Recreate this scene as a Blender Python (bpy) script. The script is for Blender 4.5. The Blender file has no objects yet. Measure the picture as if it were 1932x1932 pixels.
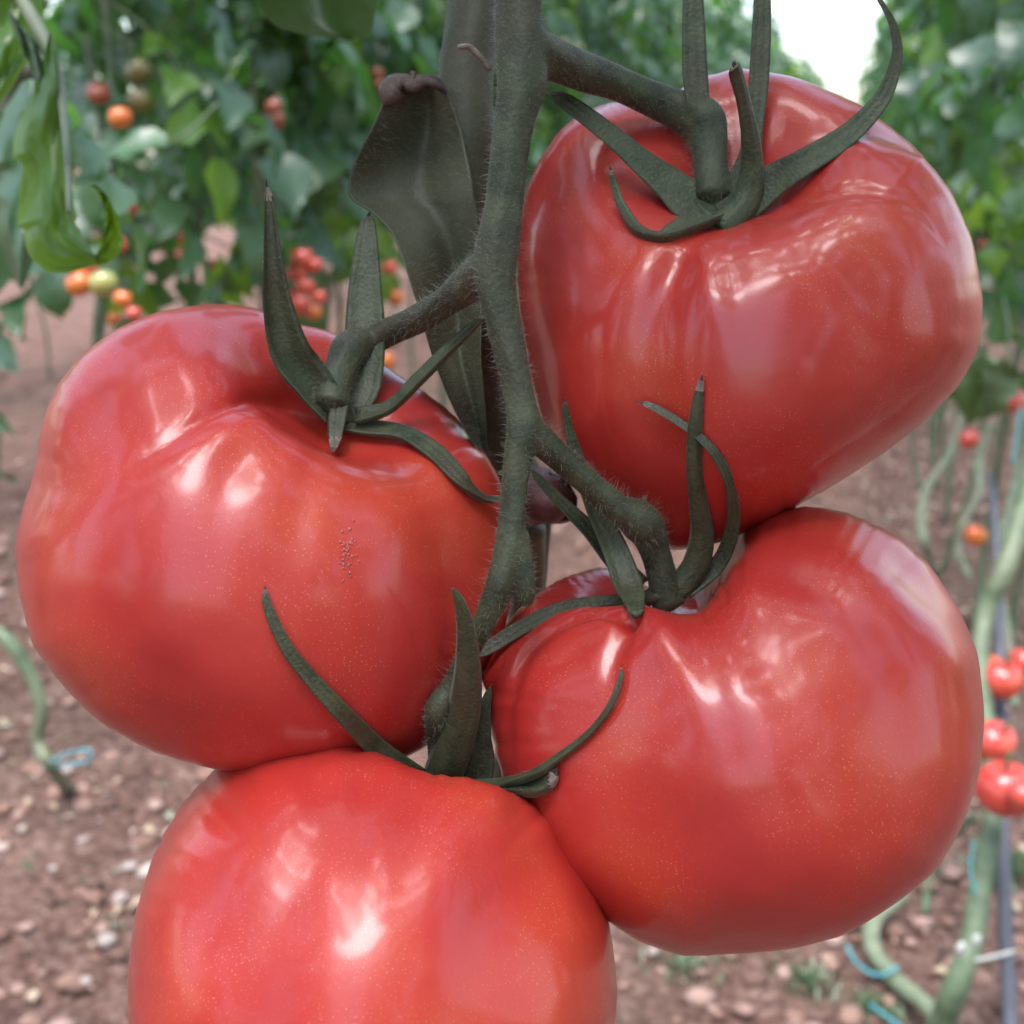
import bpy, math, random
import numpy as np
from mathutils import Vector, Matrix, noise
from mathutils.bvhtree import BVHTree

C = bpy.context.scene.collection
rng = random.Random(7)
R = math.radians

# ------------------------------------------------------------------ camera
CAM = Vector((0, 0, 1.1)); PITCH = R(16)
cd = bpy.data.cameras.new('camera'); cam = bpy.data.objects.new('camera', cd); C.objects.link(cam)
cam.location = CAM; cam.rotation_euler = (math.pi/2 - PITCH, 0, 0)
cd.sensor_width = 36; cd.angle = R(45); cd.clip_start = 0.01; cd.clip_end = 1000
cd.dof.use_dof = True; cd.dof.focus_distance = 0.262; cd.dof.aperture_fstop = cd.lens / 2.4
cd.dof.aperture_blades = 0
bpy.context.scene.camera = cam
RT = Vector((1, 0, 0)); UP = Vector((0, math.sin(PITCH), math.cos(PITCH))); FW = Vector((0, math.cos(PITCH), -math.sin(PITCH)))
KK = 2 * math.tan(R(22.5))
def P(u, v, d):                      # point seen at (u, v) on a 1932-pixel picture, d metres along the view axis
    return CAM + RT*((u/1932-.5)*KK*d) + UP*((.5-v/1932)*KK*d) + FW*d
def PX(r, d): return r/1932*KK*d
def ground_at(u, v):                 # where the sight line through (u, v) meets the soil
    q = P(u, v, 1) - CAM; t = -CAM.z/q.z
    return CAM + q*t, t

# ------------------------------------------------------------------ world, sun, exposure
SUN_EL, SUN_AZ = R(75), R(200)       # azimuth clockwise from +Y: high, behind the camera
w = bpy.data.worlds.new('World'); bpy.context.scene.world = w; w.use_nodes = True
nt = w.node_tree; nt.nodes.clear()
sky = nt.nodes.new('ShaderNodeTexSky'); sky.sky_type = 'NISHITA'; sky.sun_disc = False
sky.sun_elevation = SUN_EL; sky.sun_rotation = SUN_AZ; sky.dust_density = 1.6; sky.air_density = 1.2; sky.ozone_density = 1.0
hs = nt.nodes.new('ShaderNodeHueSaturation'); hs.inputs['Saturation'].default_value = 0.8
bg = nt.nodes.new('ShaderNodeBackground'); bg.inputs['Strength'].default_value = 0.15
wo = nt.nodes.new('ShaderNodeOutputWorld')
nt.links.new(sky.outputs[0], hs.inputs['Color']); nt.links.new(hs.outputs[0], bg.inputs[0]); nt.links.new(bg.outputs[0], wo.inputs[0])
sl = bpy.data.lights.new('sun', 'SUN'); sl.energy = 2.4; sl.angle = R(40); sl.color = (1, .97, .98)
so = bpy.data.objects.new('sun', sl); C.objects.link(so)
sd = Vector((math.sin(SUN_AZ)*math.cos(SUN_EL), math.cos(SUN_AZ)*math.cos(SUN_EL), math.sin(SUN_EL)))
so.rotation_euler = sd.to_track_quat('Z', 'Y').to_euler(); so.location = (0, 0, 6)
vs = bpy.context.scene.view_settings
vs.view_transform = 'Standard'; vs.look = 'None'; vs.gamma = 1; vs.exposure = 1.5
cy = bpy.context.scene.cycles
cy.max_bounces = 8; cy.diffuse_bounces = 3; cy.glossy_bounces = 3; cy.transmission_bounces = 4; cy.transparent_max_bounces = 8
cy.sample_clamp_indirect = 6

# ------------------------------------------------------------------ materials
def newmat(name):
    m = bpy.data.materials.new(name); m.use_nodes = True
    t = m.node_tree; b = t.nodes['Principled BSDF']
    return m, t, b
def N(t, kind, **kw):
    n = t.nodes.new(kind)
    for k, v in kw.items():
        if k in n.inputs: n.inputs[k].default_value = v
        else: setattr(n, k, v)
    return n
def ramp(t, fac, stops):
    r = t.nodes.new('ShaderNodeValToRGB'); t.links.new(fac, r.inputs[0])
    e = r.color_ramp.elements
    while len(e) < len(stops): e.new(0.5)
    for el, (p, c) in zip(e, stops): el.position = p; el.color = (*c, 1) if len(c) == 3 else c
    return r.outputs[0]
def mixc(t, fac, a, b, mode='MIX'):
    n = t.nodes.new('ShaderNodeMix'); n.data_type = 'RGBA'; n.blend_type = mode
    for i, x in ((0, fac), (6, a), (7, b)):
        if hasattr(x, 'links'): t.links.new(x, n.inputs[i])
        else: n.inputs[i].default_value = x if i == 0 else (*x, 1)
    return n.outputs[2]
def objco(t): return t.nodes.new('ShaderNodeTexCoord').outputs['Object']

def tomato_mat(name, red, deep, orange, speck=True):
    m, t, b = newmat(name); co = objco(t)
    n1 = N(t, 'ShaderNodeTexNoise', Scale=22.0, Detail=3.0); t.links.new(co, n1.inputs['Vector'])
    c = ramp(t, n1.outputs[0], [(.30, deep), (.5, red), (.74, orange)])
    if speck:
        v = N(t, 'ShaderNodeTexVoronoi', Scale=1800.0); t.links.new(co, v.inputs['Vector'])
        n2 = N(t, 'ShaderNodeTexNoise', Scale=45.0, Detail=5.0); t.links.new(co, n2.inputs['Vector'])
        s = ramp(t, v.outputs['Distance'], [(.16, (1, 1, 1)), (.34, (0, 0, 0))])
        g = ramp(t, v.outputs['Color'], [(.45, (0, 0, 0)), (.9, (.8, .8, .8))])
        k = ramp(t, n2.outputs[0], [(.40, (.06,)*3), (.60, (.95,)*3)])
        f = mixc(t, 1.0, mixc(t, 1.0, s, g, 'MULTIPLY'), k, 'MULTIPLY')
        c = mixc(t, f, c, (.70, .25, .17))
        n3 = N(t, 'ShaderNodeTexNoise', Scale=650.0, Detail=2.0); t.links.new(co, n3.inputs['Vector'])
        bp = N(t, 'ShaderNodeBump', Strength=.10, Distance=.0006); t.links.new(n3.outputs[0], bp.inputs['Height'])
        t.links.new(bp.outputs[0], b.inputs['Normal'])
        nr = N(t, 'ShaderNodeTexNoise', Scale=35.0, Detail=4.0); t.links.new(co, nr.inputs['Vector'])
        rr = N(t, 'ShaderNodeMapRange'); rr.inputs['To Min'].default_value = .30; rr.inputs['To Max'].default_value = .48
        t.links.new(nr.outputs[0], rr.inputs[0]); t.links.new(rr.outputs[0], b.inputs['Roughness'])
    else: b.inputs['Roughness'].default_value = .25
    t.links.new(c, b.inputs['Base Color'])
    b.inputs['Subsurface Weight'].default_value = .22; b.inputs['Subsurface Radius'].default_value = (1, .22, .14)
    b.inputs['Subsurface Scale'].default_value = .006
    b.inputs['Specular IOR Level'].default_value = .42
    b.inputs['Coat Weight'].default_value = .6; b.inputs['Coat Roughness'].default_value = .155
    return m
M = {}
M['tomato'] = tomato_mat('tomato_skin', (.50, .034, .025), (.42, .024, .023), (.55, .070, .028))
M['tomato_far'] = tomato_mat('distant_tomato_skin', (.50, .055, .04), (.40, .03, .025), (.55, .10, .04), False)
M['tomato_shaded'] = tomato_mat('shaded_red_tomato_skin', (.26, .045, .025), (.20, .03, .02), (.30, .09, .03), False)  # distant red skin with leaf shade put into its colour
M['green_shaded'] = tomato_mat('shaded_unripe_tomato_skin', (.14, .13, .04), (.10, .11, .03), (.2, .13, .04), False)  # unripe skin darkened in colour to stand in for leaf shade
M['tomato_orange'] = tomato_mat('orange_tomato_skin', (.60, .12, .02), (.62, .08, .02), (.55, .2, .03), False)
M['tomato_green'] = tomato_mat('unripe_tomato_skin', (.30, .32, .10), (.22, .28, .08), (.42, .34, .10), False)

def stem_mat(name, c0, c1, c2, sc=140, rough=.6, sheen=.05):
    m, t, b = newmat(name); co = objco(t)
    n = N(t, 'ShaderNodeTexNoise', Scale=float(sc), Detail=5.0); t.links.new(co, n.inputs['Vector'])
    n2 = N(t, 'ShaderNodeTexNoise', Scale=sc*.2, Detail=2.0); t.links.new(co, n2.inputs['Vector'])
    a = ramp(t, n.outputs[0], [(.3, c0), (.62, c1)])
    a = mixc(t, ramp(t, n2.outputs[0], [(.45, (0,)*3), (.7, (.8,)*3)]), a, c2)
    t.links.new(a, b.inputs['Base Color']); b.inputs['Roughness'].default_value = rough
    b.inputs['Sheen Weight'].default_value = sheen; b.inputs['Sheen Roughness'].default_value = .35
    b.inputs['Sheen Tint'].default_value = (.75, .8, .65, 1)
    n3 = N(t, 'ShaderNodeTexNoise', Scale=sc*6.0, Detail=3.0); t.links.new(co, n3.inputs['Vector'])
    bp = N(t, 'ShaderNodeBump', Strength=.5, Distance=.0007); t.links.new(n3.outputs[0], bp.inputs['Height']); t.links.new(bp.outputs[0], b.inputs['Normal'])
    return m
M['stem'] = stem_mat('truss_stem', (.022, .029, .015), (.065, .076, .040), (.054, .042, .028))
M['sepal'] = stem_mat('sepal_green', (.028, .040, .018), (.066, .078, .038), (.060, .044, .028), 190, .5, .15)
M['plantstem'] = stem_mat('main_stem', (.036, .039, .021), (.064, .069, .038), (.068, .050, .032), 60)
M['vine'] = stem_mat('vine_stem', (.05, .075, .04), (.12, .17, .09), (.15, .15, .09), 40, .55, .1)
M['vine_pale'] = stem_mat('pale_vine_stem', (.09, .12, .07), (.19, .23, .14), (.19, .17, .11), 40, .55, .1)
M['dry'] = stem_mat('dry_tip', (.14, .10, .08), (.36, .30, .25), (.06, .035, .03), 500, .7, .0)
M['bract'] = stem_mat('folded_leaf_base', (.040, .044, .023), (.070, .070, .037), (.095, .056, .036), 30, .55, .05)
M['scar'] = stem_mat('cut_scar', (.045, .018, .020), (.20, .085, .08), (.34, .24, .26), 160, .5, .0)
def plain(name, col, rough=.6, metal=0.0):
    m, t, b = newmat(name); co = objco(t)
    n = N(t, 'ShaderNodeTexNoise', Scale=30.0, Detail=4.0); t.links.new(co, n.inputs['Vector'])
    t.links.new(ramp(t, n.outputs[0], [(.3, tuple(c*.75 for c in col)), (.7, tuple(min(1, c*1.15) for c in col))]), b.inputs['Base Color'])
    b.inputs['Roughness'].default_value = rough; b.inputs['Metallic'].default_value = metal
    return m
M['hair'] = plain('plant_hair', (.38, .36, .31), .5)
M['twine'] = plain('turquoise_twine', (.06, .26, .29), .5)
M['pole'] = plain('grey_pole', (.085, .088, .11), .5)
M['hoop'] = plain('galvanised_hoop', (.6, .62, .64), .4, .6)
M['clip'] = plain('white_clip', (.45, .46, .42), .5)
M['white_stone'] = plain('white_stone', (.34, .28, .25), .8)
M['litter'] = plain('dry_litter', (.42, .32, .22), .8)
M['scar_pale'] = plain('pale_scar', (.54, .13, .12), .32)
M['dark_tip'] = plain('dark_dry_tip', (.035, .022, .022), .6)
M['curl'] = stem_mat('withered_curl', (.02, .010, .013), (.07, .035, .04), (.12, .08, .06), 220, .6, .0)
M['yellow_flower'] = plain('yellow_petal', (.75, .65, .08), .6)

def leaf_mat(name, dark, mid, light, trans, tw=.35, vein=0):
    m, t, b = newmat(name); co = objco(t)
    g = t.nodes.new('ShaderNodeNewGeometry')
    a = ramp(t, g.outputs['Random Per Island'], [(0, dark), (.5, mid), (1, light)])
    n = N(t, 'ShaderNodeTexNoise', Scale=60.0, Detail=4.0); t.links.new(co, n.inputs['Vector'])
    a = mixc(t, ramp(t, n.outputs[0], [(.35, (0,)*3), (.75, (.5,)*3)]), a, light)
    t.links.new(a, b.inputs['Base Color']); b.inputs['Roughness'].default_value = .42
    b.inputs['Specular IOR Level'].default_value = 1.0
    bp = N(t, 'ShaderNodeBump', Strength=.5, Distance=.004)
    t.links.new(n.outputs[0], bp.inputs['Height']); t.links.new(bp.outputs[0], b.inputs['Normal'])
    tr = t.nodes.new('ShaderNodeBsdfTranslucent'); tr.inputs[0].default_value = (*trans, 1)
    mx = t.nodes.new('ShaderNodeMixShader'); mx.inputs[0].default_value = tw
    t.links.new(b.outputs[0], mx.inputs[1]); t.links.new(tr.outputs[0], mx.inputs[2])
    t.links.new(mx.outputs[0], t.nodes['Material Output'].inputs[0])
    return m
M['leaf'] = leaf_mat('tomato_leaf', (.017, .052, .026), (.036, .100, .038), (.085, .16, .075), (.12, .36, .04), .32)
M['leaf_bright'] = leaf_mat('young_tomato_leaf', (.06, .16, .02), (.09, .21, .025), (.14, .28, .04), (.32, .55, .03), .48)
M['leaf_dark'] = leaf_mat('dark_tomato_leaf', (.03, .06, .02), (.05, .09, .03), (.06, .10, .03), (.10, .20, .03), .3)  # dull dark green is the colour of these leaves
M['weed'] = leaf_mat('weed_leaf', (.05, .09, .04), (.08, .13, .06), (.12, .18, .08), (.15, .25, .08), .25)

def soil_mat():
    m, t, b = newmat('soil'); co = objco(t)
    n = N(t, 'ShaderNodeTexNoise', Scale=7.0, Detail=9.0, Roughness=.7); t.links.new(co, n.inputs['Vector'])
    n2 = N(t, 'ShaderNodeTexNoise', Scale=55.0, Detail=6.0, Roughness=.65); t.links.new(co, n2.inputs['Vector'])
    n3 = N(t, 'ShaderNodeTexNoise', Scale=1.1, Detail=3.0); t.links.new(co, n3.inputs['Vector'])
    a = ramp(t, n.outputs[0], [(.34, (.15, .075, .055)), (.5, (.36, .20, .15)), (.66, (.54, .34, .27))])
    d = ramp(t, n2.outputs[0], [(.40, (.055, .024, .018)), (.52, (.30, .165, .125)), (.64, (.58, .40, .33))])
    a = mixc(t, .55, a, d)
    a = mixc(t, ramp(t, n3.outputs[0], [(.5, (0,)*3), (.7, (.35,)*3)]), a, (.10, .10, .06))
    t.links.new(a, b.inputs['Base Color']); b.inputs['Roughness'].default_value = .95
    b.inputs['Specular IOR Level'].default_value = .2
    bp = N(t, 'ShaderNodeBump', Strength=1.0, Distance=.06); t.links.new(n2.outputs[0], bp.inputs['Height'])
    t.links.new(bp.outputs[0], b.inputs['Normal'])
    return m
M['soil'] = soil_mat()
def stone_mat():
    m, t, b = newmat('gravel'); g = t.nodes.new('ShaderNodeNewGeometry')
    a = ramp(t, g.outputs['Random Per Island'], [(0, (.09, .048, .036)), (.55, (.24, .135, .10)), (.93, (.34, .22, .18)), (1, (.44, .35, .31))])
    t.links.new(a, b.inputs['Base Color']); b.inputs['Roughness'].default_value = .9
    return m
M['gravel'] = stone_mat()

# ------------------------------------------------------------------ helpers
def mesh(name, V, F, mats=(), idx=None, smooth=True):
    me = bpy.data.meshes.new(name)
    me.from_pydata([tuple(v) for v in V], [], [tuple(f) for f in F]); me.update()
    for m in mats: me.materials.append(m)
    if idx is not None: me.polygons.foreach_set('material_index', np.array(idx, dtype=np.int32))
    if smooth: me.polygons.foreach_set('use_smooth', np.ones(len(me.polygons), dtype=bool))
    return me
def obj(name, me, parent=None, label=None, cat=None, group=None, kind=None):
    o = bpy.data.objects.new(name, me); C.objects.link(o)
    if parent is not None:
        o.parent = parent
        if parent.get('_loc'): pass
    tag(o, label, cat, group, kind); return o
def tag(o, label=None, cat=None, group=None, kind=None):
    if label: o['label'] = label
    if cat: o['category'] = cat
    if group: o['group'] = group
    if kind: o['kind'] = kind
def thing(name, label, cat, loc=(0, 0, 0), group=None, rz=0, scale=1):
    o = bpy.data.objects.new(name, None); C.objects.link(o); o.empty_display_size = .02
    o.location = loc; o.rotation_euler = (0, 0, rz); o.scale = (scale,)*3
    tag(o, label, cat, group); return o
def localise(o, root):               # mesh built in world space, root at its own place without rotation
    me = o.data; me.transform(Matrix.Translation(-Vector(root.location))); return o
def part(name, me, root, label=None, kind=None, origin=None):
    o = obj(name, me, root, label=label, kind=kind)
    base = Vector((0, 0, 0)); r = root
    while r is not None: base += Vector(r.location); r = r.parent
    me.transform(Matrix.Translation(-base)); return o
def catmull(pts, n):
    pts = [np.array(p, float) for p in pts]
    if len(pts) == 2: pts = [pts[0], (pts[0]+pts[1])/2, pts[1]]
    Q = [2*pts[0]-pts[1]] + pts + [2*pts[-1]-pts[-2]]
    out = []
    for i in range(len(pts)-1):
        a, b, c, d = Q[i:i+4]
        for k in range(n):
            t = k/n
            out.append(.5*((2*b)+(-a+c)*t+(2*a-5*b+4*c-d)*t*t+(-a+3*b-3*c+d)*t**3))
    out.append(pts[-1]); return np.array(out)
def frames(pp):
    T = np.gradient(pp, axis=0); T /= np.linalg.norm(T, axis=1)[:, None]+1e-12
    return T
def tube(path, radii, sides=12, sub=6, wob=0.0, seed=0):
    """path: list of vectors, radii per vector -> verts, faces"""
    d = np.array([[*p, r] for p, r in zip(path, radii)]); s = catmull(d, sub)
    pp, rr = s[:, :3], np.maximum(s[:, 3], 1e-5); T = frames(pp)
    u = np.array([0.31, .2, .93]); V = []; F = []
    for i in range(len(pp)):
        u = u - T[i]*np.dot(u, T[i]); u /= np.linalg.norm(u)+1e-9; v = np.cross(T[i], u)
        for k in range(sides):
            a = 2*math.pi*k/sides
            r = rr[i]
            if wob: r *= 1+wob*noise.noise(Vector((pp[i][0]*60+seed, math.cos(a)*1.3+pp[i][1]*60, math.sin(a)*1.3+pp[i][2]*60)))
            V.append(pp[i]+r*(math.cos(a)*u+math.sin(a)*v))
    n = len(pp)
    for i in range(n-1):
        for k in range(sides):
            k2 = (k+1) % sides
            F.append((i*sides+k, i*sides+k2, (i+1)*sides+k2, (i+1)*sides+k))
    for e, i in ((-1, 0), (1, n-1)):
        V.append(pp[i]+T[i]*e*rr[i]*.5); c = len(V)-1
        for k in range(sides):
            a, b = i*sides+k, i*sides+(k+1) % sides
            F.append((c, b, a) if e < 0 else (c, a, b))
    return V, F
def join(*vf):
    V = []; F = []; I = []
    for j, x in enumerate(vf):
        o = len(V); V += list(x[0]); F += [tuple(i+o for i in f) for f in x[1]]; I += [x[2] if len(x) > 2 else 0]*len(x[1])
    return V, F, I

# ------------------------------------------------------------------ ground
def gheight(x, y):
    p = Vector((x, y, 0))
    d = math.hypot(x, y); f = max(0, min(1, (14-d)/6))
    return f*(.020*noise.noise(p*2.1)+.018*noise.noise(p*7)+.014*noise.noise(p*21)+.008*noise.noise(p*50)) - .004
def build_ground():
    n = 260
    s = np.linspace(-1, 1, n); ax = np.sinh(s*5.2)/math.sinh(5.2)*160
    s2 = np.linspace(-.42, 1, n); ay = np.sinh(s2*5.2)/math.sinh(5.2)*160+1.2
    V = [(x, y, gheight(x, y)) for y in ay for x in ax]
    F = [(j*n+i, j*n+i+1, (j+1)*n+i+1, (j+1)*n+i) for j in range(n-1) for i in range(n-1)]
    obj('ground', mesh('ground', V, F, [M['soil']]), label='bare reddish brown stony soil between the tomato rows', kind='structure')
build_ground()
def pebble(seed):
    r = random.Random(seed); import bmesh
    bm = bmesh.new(); bmesh.ops.create_icosphere(bm, subdivisions=1, radius=1)
    for v in bm.verts: v.co *= r.uniform(.75, 1.2)
    for v in bm.verts: v.co.z *= .65
    V = np.array([v.co[:] for v in bm.verts]); F = [tuple(v.index for v in f.verts) for f in bm.faces]; bm.free()
    return V, F
def build_gravel():
    protos = [pebble(i) for i in range(8)]; V = []; F = []; r = random.Random(3)
    for i in range(9500):
        y = 1.15+5.2*r.random()**1.7; x = r.uniform(-1, 1)*(.6+.55*y)
        s = .003+.020*r.random()**3.6; pv, pf = protos[i % 8]; a = r.uniform(0, 6.28)
        ca, sa = math.cos(a), math.sin(a); o = len(V); z = gheight(x, y)
        sx, sy = s*r.uniform(.8, 1.4), s
        for p in pv:
            V.append((x+ca*p[0]*sx-sa*p[1]*sy, y+sa*p[0]*sx+ca*p[1]*sy, z+p[2]*s+s*.25))
        F += [tuple(k+o for k in f) for f in pf]
    obj('gravel', mesh('gravel', V, F, [M['gravel']], smooth=True), label='loose small stones and clods scattered over the soil', kind='stuff')
build_gravel()
def stone(u, v, r, col, label, group='loose pale stones on the soil', seed=1):
    g, d = ground_at(u, v); s = PX(r, d)
    pv, pf = pebble(seed+50)
    import bmesh
    V = [Vector(p)*s for p in pv]
    me = mesh('stone', V, pf, [M['white_stone']]); o = obj('stone', me, label=label, cat='stone', group=group)
    o.location = (g.x, g.y, gheight(g.x, g.y)+s*.35); o.rotation_euler = (0, 0, seed)
    m = o.modifiers.new('s', 'SUBSURF'); m.levels = m.render_levels = 1
for a in [(202, 1790, 26, 'rounded white stone on the soil left of the bottom tomato'),
          (160, 1866, 20, 'yellowish stone near the bottom edge left of the bottom tomato'),
          (245, 1640, 20, 'grey white stone beside the left edge of the bottom tomato'),
          (226, 1700, 20, 'pale angular stone just below the grey white one by the bottom tomato'),
          (155, 1580, 17, 'pale pink stone on the soil under the left tomato'),
          (98, 1632, 14, 'small tan stone below the foot of the left vine'),
          (1230, 1800, 15, 'small pale stone right of the bottom tomato under the right tomato'),
          (45, 1570, 15, 'bluish white stone near the left picture edge')]:
    stone(a[0], a[1], a[2], None, a[3], seed=int(a[0]) % 17)

# weeds
def weed(u, v, rpx, n, label, seed, h=.03):
    g, d = ground_at(u, v); r = random.Random(seed); V = []; F = []; rad = PX(rpx, d)*1.1; n = int(n*1.3)
    for i in range(n):
        a = r.uniform(0, 6.28); q = rad*abs(r.gauss(0, .6)); x, y = math.cos(a)*q, math.sin(a)*q
        L = r.uniform(.4, 1.2)*h*.7; b = r.uniform(0, 6.28); tilt = r.uniform(.1, 1.2); wd = L*.09
        o = len(V); dx, dy = math.cos(b)*tilt*L, math.sin(b)*tilt*L
        px, py = -math.sin(b)*wd, math.cos(b)*wd
        V += [(x, y, 0), (x+dx*.5+px, y+dy*.5+py, L*.6), (x+dx*.5-px, y+dy*.5-py, L*.6), (x+dx, y+dy, L*.8)]
        F += [(o, o+1, o+3, o+2)]
    ob = obj('weed', mesh('weed', V, F, [M['weed']]), label=label, cat='weed', group='low weeds on the soil', kind='stuff')
    ob.location = (g.x, g.y, gheight(g.x, g.y))
weed(1290, 1830, 60, 170, 'low green weed tuft below the right tomato', 1)
weed(1520, 1850, 60, 200, 'feathery grey green weed tuft left of the pale bent vine', 2)
weed(1880, 1640, 45, 220, 'bright green feathery weed beside the dark pole', 3, .07)
weed(215, 1760, 30, 60, 'sparse dark green weed left of the bottom tomato', 4, .015)
weed(1700, 1640, 70, 260, 'wide patch of dull green weed behind the thick green vine', 5)
weed(1760, 1250, 60, 250, 'weed patch at the foot of the right row behind the right tomato', 6, .06)
weed(1640, 1900, 50, 120, 'weed tuft beside the foot of the thick green vine', 8)

# ------------------------------------------------------------------ leaves
def leaflet(L, W, o, d, nrm, r, droop=.3, seg=8, half=3, lobes=3, fold=.25, curl=.0):
    """lobed blade; o origin, d direction, nrm upper side"""
    d = Vector(d).normalized(); nrm = Vector(nrm); nrm = (nrm-d*nrm.dot(d)).normalized(); s = d.cross(nrm)
    V = []; F = []; pos = Vector(o); ph = r.uniform(0, 6); am = r.uniform(.28, .5)
    w = 2*half+1; dd = d.copy(); nn = nrm.copy()
    for i in range(seg+1):
        t = i/seg
        base = W*(math.sin(math.pi*min(1, t**.75))**.8 if 0 < t < 1 else 0.02)
        lob = 1+am*(1.6*((t*lobes*1.3+ph) % 1)-.8)*(1-.6*t)
        for k in range(-half, half+1):
            q = k/half; ww = base*lob*q*(1+.15*math.sin(7*t+q*3+ph))
            lift = fold*abs(q)*base + .12*W*math.sin(t*9+ph+q*2)*abs(q)
            V.append(pos+s*ww+nn*lift-dd*abs(q)**1.5*.12*L*(1 if t > .1 else 0))
        ang = -droop/seg*(1+t)
        M_ = Matrix.Rotation(ang+curl/seg*t, 3, s); dd = M_ @ dd; nn = M_ @ nn
        pos = pos+dd*(L/seg)
    for i in range(seg):
        for k in range(w-1):
            F.append((i*w+k, i*w+k+1, (i+1)*w+k+1, (i+1)*w+k))
    return V, F
def compound(o, az, el, L, r, parts, stemparts, big=1.0, seg=6, half=2):
    """a compound tomato leaf"""
    d = Vector((math.cos(az)*math.cos(el), math.sin(az)*math.cos(el), math.sin(el)))
    pts = [Vector(o)]; n = 5; dd = d.copy(); side = Vector((0, 0, 1)).cross(d).normalized()
    for i in range(n):
        dd = Matrix.Rotation(.22, 3, side) @ dd; pts.append(pts[-1]+dd*L/n)
    stemparts.append(tube(pts, [.0028, .0026, .0023, .002, .0016, .001], 5, 2))
    for i in range(1, n+1):
        dirn = (pts[i]-pts[i-1]).normalized(); up = dirn.cross(side)*-1
        if up.z < 0: up = -up
        if i == n:
            parts.append(leaflet(L*.38*big, L*.13*big, pts[i], dirn+Vector((0, 0, -.15)), up, r, r.uniform(.3, 1.0), seg, half))
        elif i >= 2 or r.random() < .4:
            for sg in (-1, 1):
                k = r.uniform(.7, 1.1)*(1.0 if i > 2 else .7)
                a = dirn*.45+side*sg*.9+Vector((r.uniform(-.15, .15), r.uniform(-.15, .15), r.uniform(-.35, .1)))
                un = up+Vector((r.uniform(-.35, .35), r.uniform(-.35, .35), 0))
                parts.append(leaflet(L*.36*k*big, L*.105*k*big, pts[i], a, un, r, r.uniform(.3, 1.2), seg, half))

def fruit_grid(nt_, np_, h=.8, dimple=.28, lobes=(), seed=0, wl=.36):
    r = random.Random(seed); V = []; F = []
    for j in range(np_+1):
        ph = math.pi*j/np_; 
        for i in range(nt_):
            th = 2*math.pi*i/nt_
            m = 1.0
            for (a, wd, dp) in lobes:
                d = (th-a+math.pi) % (2*math.pi)-math.pi
                m -= dp*math.exp(-(d/wd)**2)*(math.sin(ph)**1.2)*(.35+.65*math.exp(-((ph-.7)/.75)**2))
            rho = math.sin(ph)**.86*m
            z = h*math.copysign(abs(math.cos(ph))**.95, math.cos(ph))*(m**.5)
            if z > 0: z -= dimple*math.exp(-(rho/wl)**2)
            else: z += .10*math.exp(-(rho/.25)**2)
            V.append(Vector((rho*math.cos(th), rho*math.sin(th), z)))
    for j in range(np_):
        for i in range(nt_):
            i2 = (i+1) % nt_
            a, b, c, d = j*nt_+i, j*nt_+i2, (j+1)*nt_+i2, (j+1)*nt_+i
            F.append((a, d, c, b))
    return V, F

# ------------------------------------------------------------------ hero tomatoes
OUT = {
 1: [(395,572),(470,578),(520,597),(560,612),(600,618),(640,632),(700,672),(750,705),(830,755),(900,825),(940,890),(965,980),(975,1090),(950,1200),(905,1310),(850,1375),(800,1412),(740,1440),(640,1470),(520,1470),(395,1450),(300,1425),(200,1375),(130,1310),(65,1230),(35,1120),(27,1030),(42,960),(62,900),(72,820),(92,750),(140,680),(210,625),(290,590)],
 2: [(1385,127),(1500,145),(1620,195),(1720,270),(1790,350),(1835,450),(1855,560),(1850,650),(1815,720),(1740,800),(1660,860),(1560,925),(1480,972),(1400,1014),(1320,1042),(1240,1040),(1175,1008),(1110,950),(1040,850),(1000,710),(980,600),(972,500),(975,430),(985,370),(1010,310),(1050,250),(1100,210),(1160,190),(1240,190),(1310,150)],
 3: [(1500,950),(1580,958),(1680,1000),(1750,1060),(1810,1150),(1845,1230),(1858,1350),(1850,1450),(1820,1550),(1770,1640),(1690,1705),(1600,1762),(1500,1790),(1400,1800),(1300,1808),(1210,1780),(1150,1740),(1060,1670),(990,1580),(950,1480),(925,1390),(905,1290),(930,1210),(985,1140),(1060,1090),(1150,1064),(1200,1100),(1250,1118),(1300,1106),(1345,1050),(1385,998),(1435,966)],
 4: [(560,1390),(480,1402),(400,1452),(330,1530),(280,1630),(250,1740),(240,1850),(243,1950),(290,2090),(400,2210),(550,2270),(700,2290),(860,2270),(1000,2200),(1110,2080),(1160,1960),(1166,1860),(1150,1740),(1110,1640),(1050,1548),(990,1503),(920,1472),(860,1460),(800,1458),(750,1436),(700,1412),(640,1396)],
}
SPEC = {  # centre px, depth, radius px, axis (right, up, towards camera), lobes (azimuth, width, depth)
 1: dict(c=(500,1030), d=.300, r=462, ax=(.52,.84,.50), lobes=[(0.4,.30,.08),(1.5,.34,.09),(2.6,.3,.08),(3.7,.3,.07),(4.7,.4,.04),(5.6,.3,.06)], dep=.78, h=.80),
 2: dict(c=(1415,590), d=.312, r=442, ax=(-.26,.66,.74), lobes=[(0.3,.22,.14),(1.3,.30,.08),(2.3,.28,.09),(3.4,.28,.06),(4.25,.16,.10),(5.2,.3,.05)], dep=.80, h=.80),
 3: dict(c=(1395,1390), d=.297, r=450, ax=(-.50,1.0,.06), lobes=[(0.5,.3,.08),(1.6,.3,.12),(3.1,.26,.14),(4.15,.34,.10),(5.1,.26,.06),(5.9,.3,.06)], dep=.80, h=.82),
 4: dict(c=(705,1860), d=.278, r=465, ax=(.38,1.0,-.28), lobes=[(.9,.3,.08),(2.1,.3,.08),(3.5,.3,.05),(4.4,.22,.05),(5.2,.25,.07)], dep=.82, h=.85),
}
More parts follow.
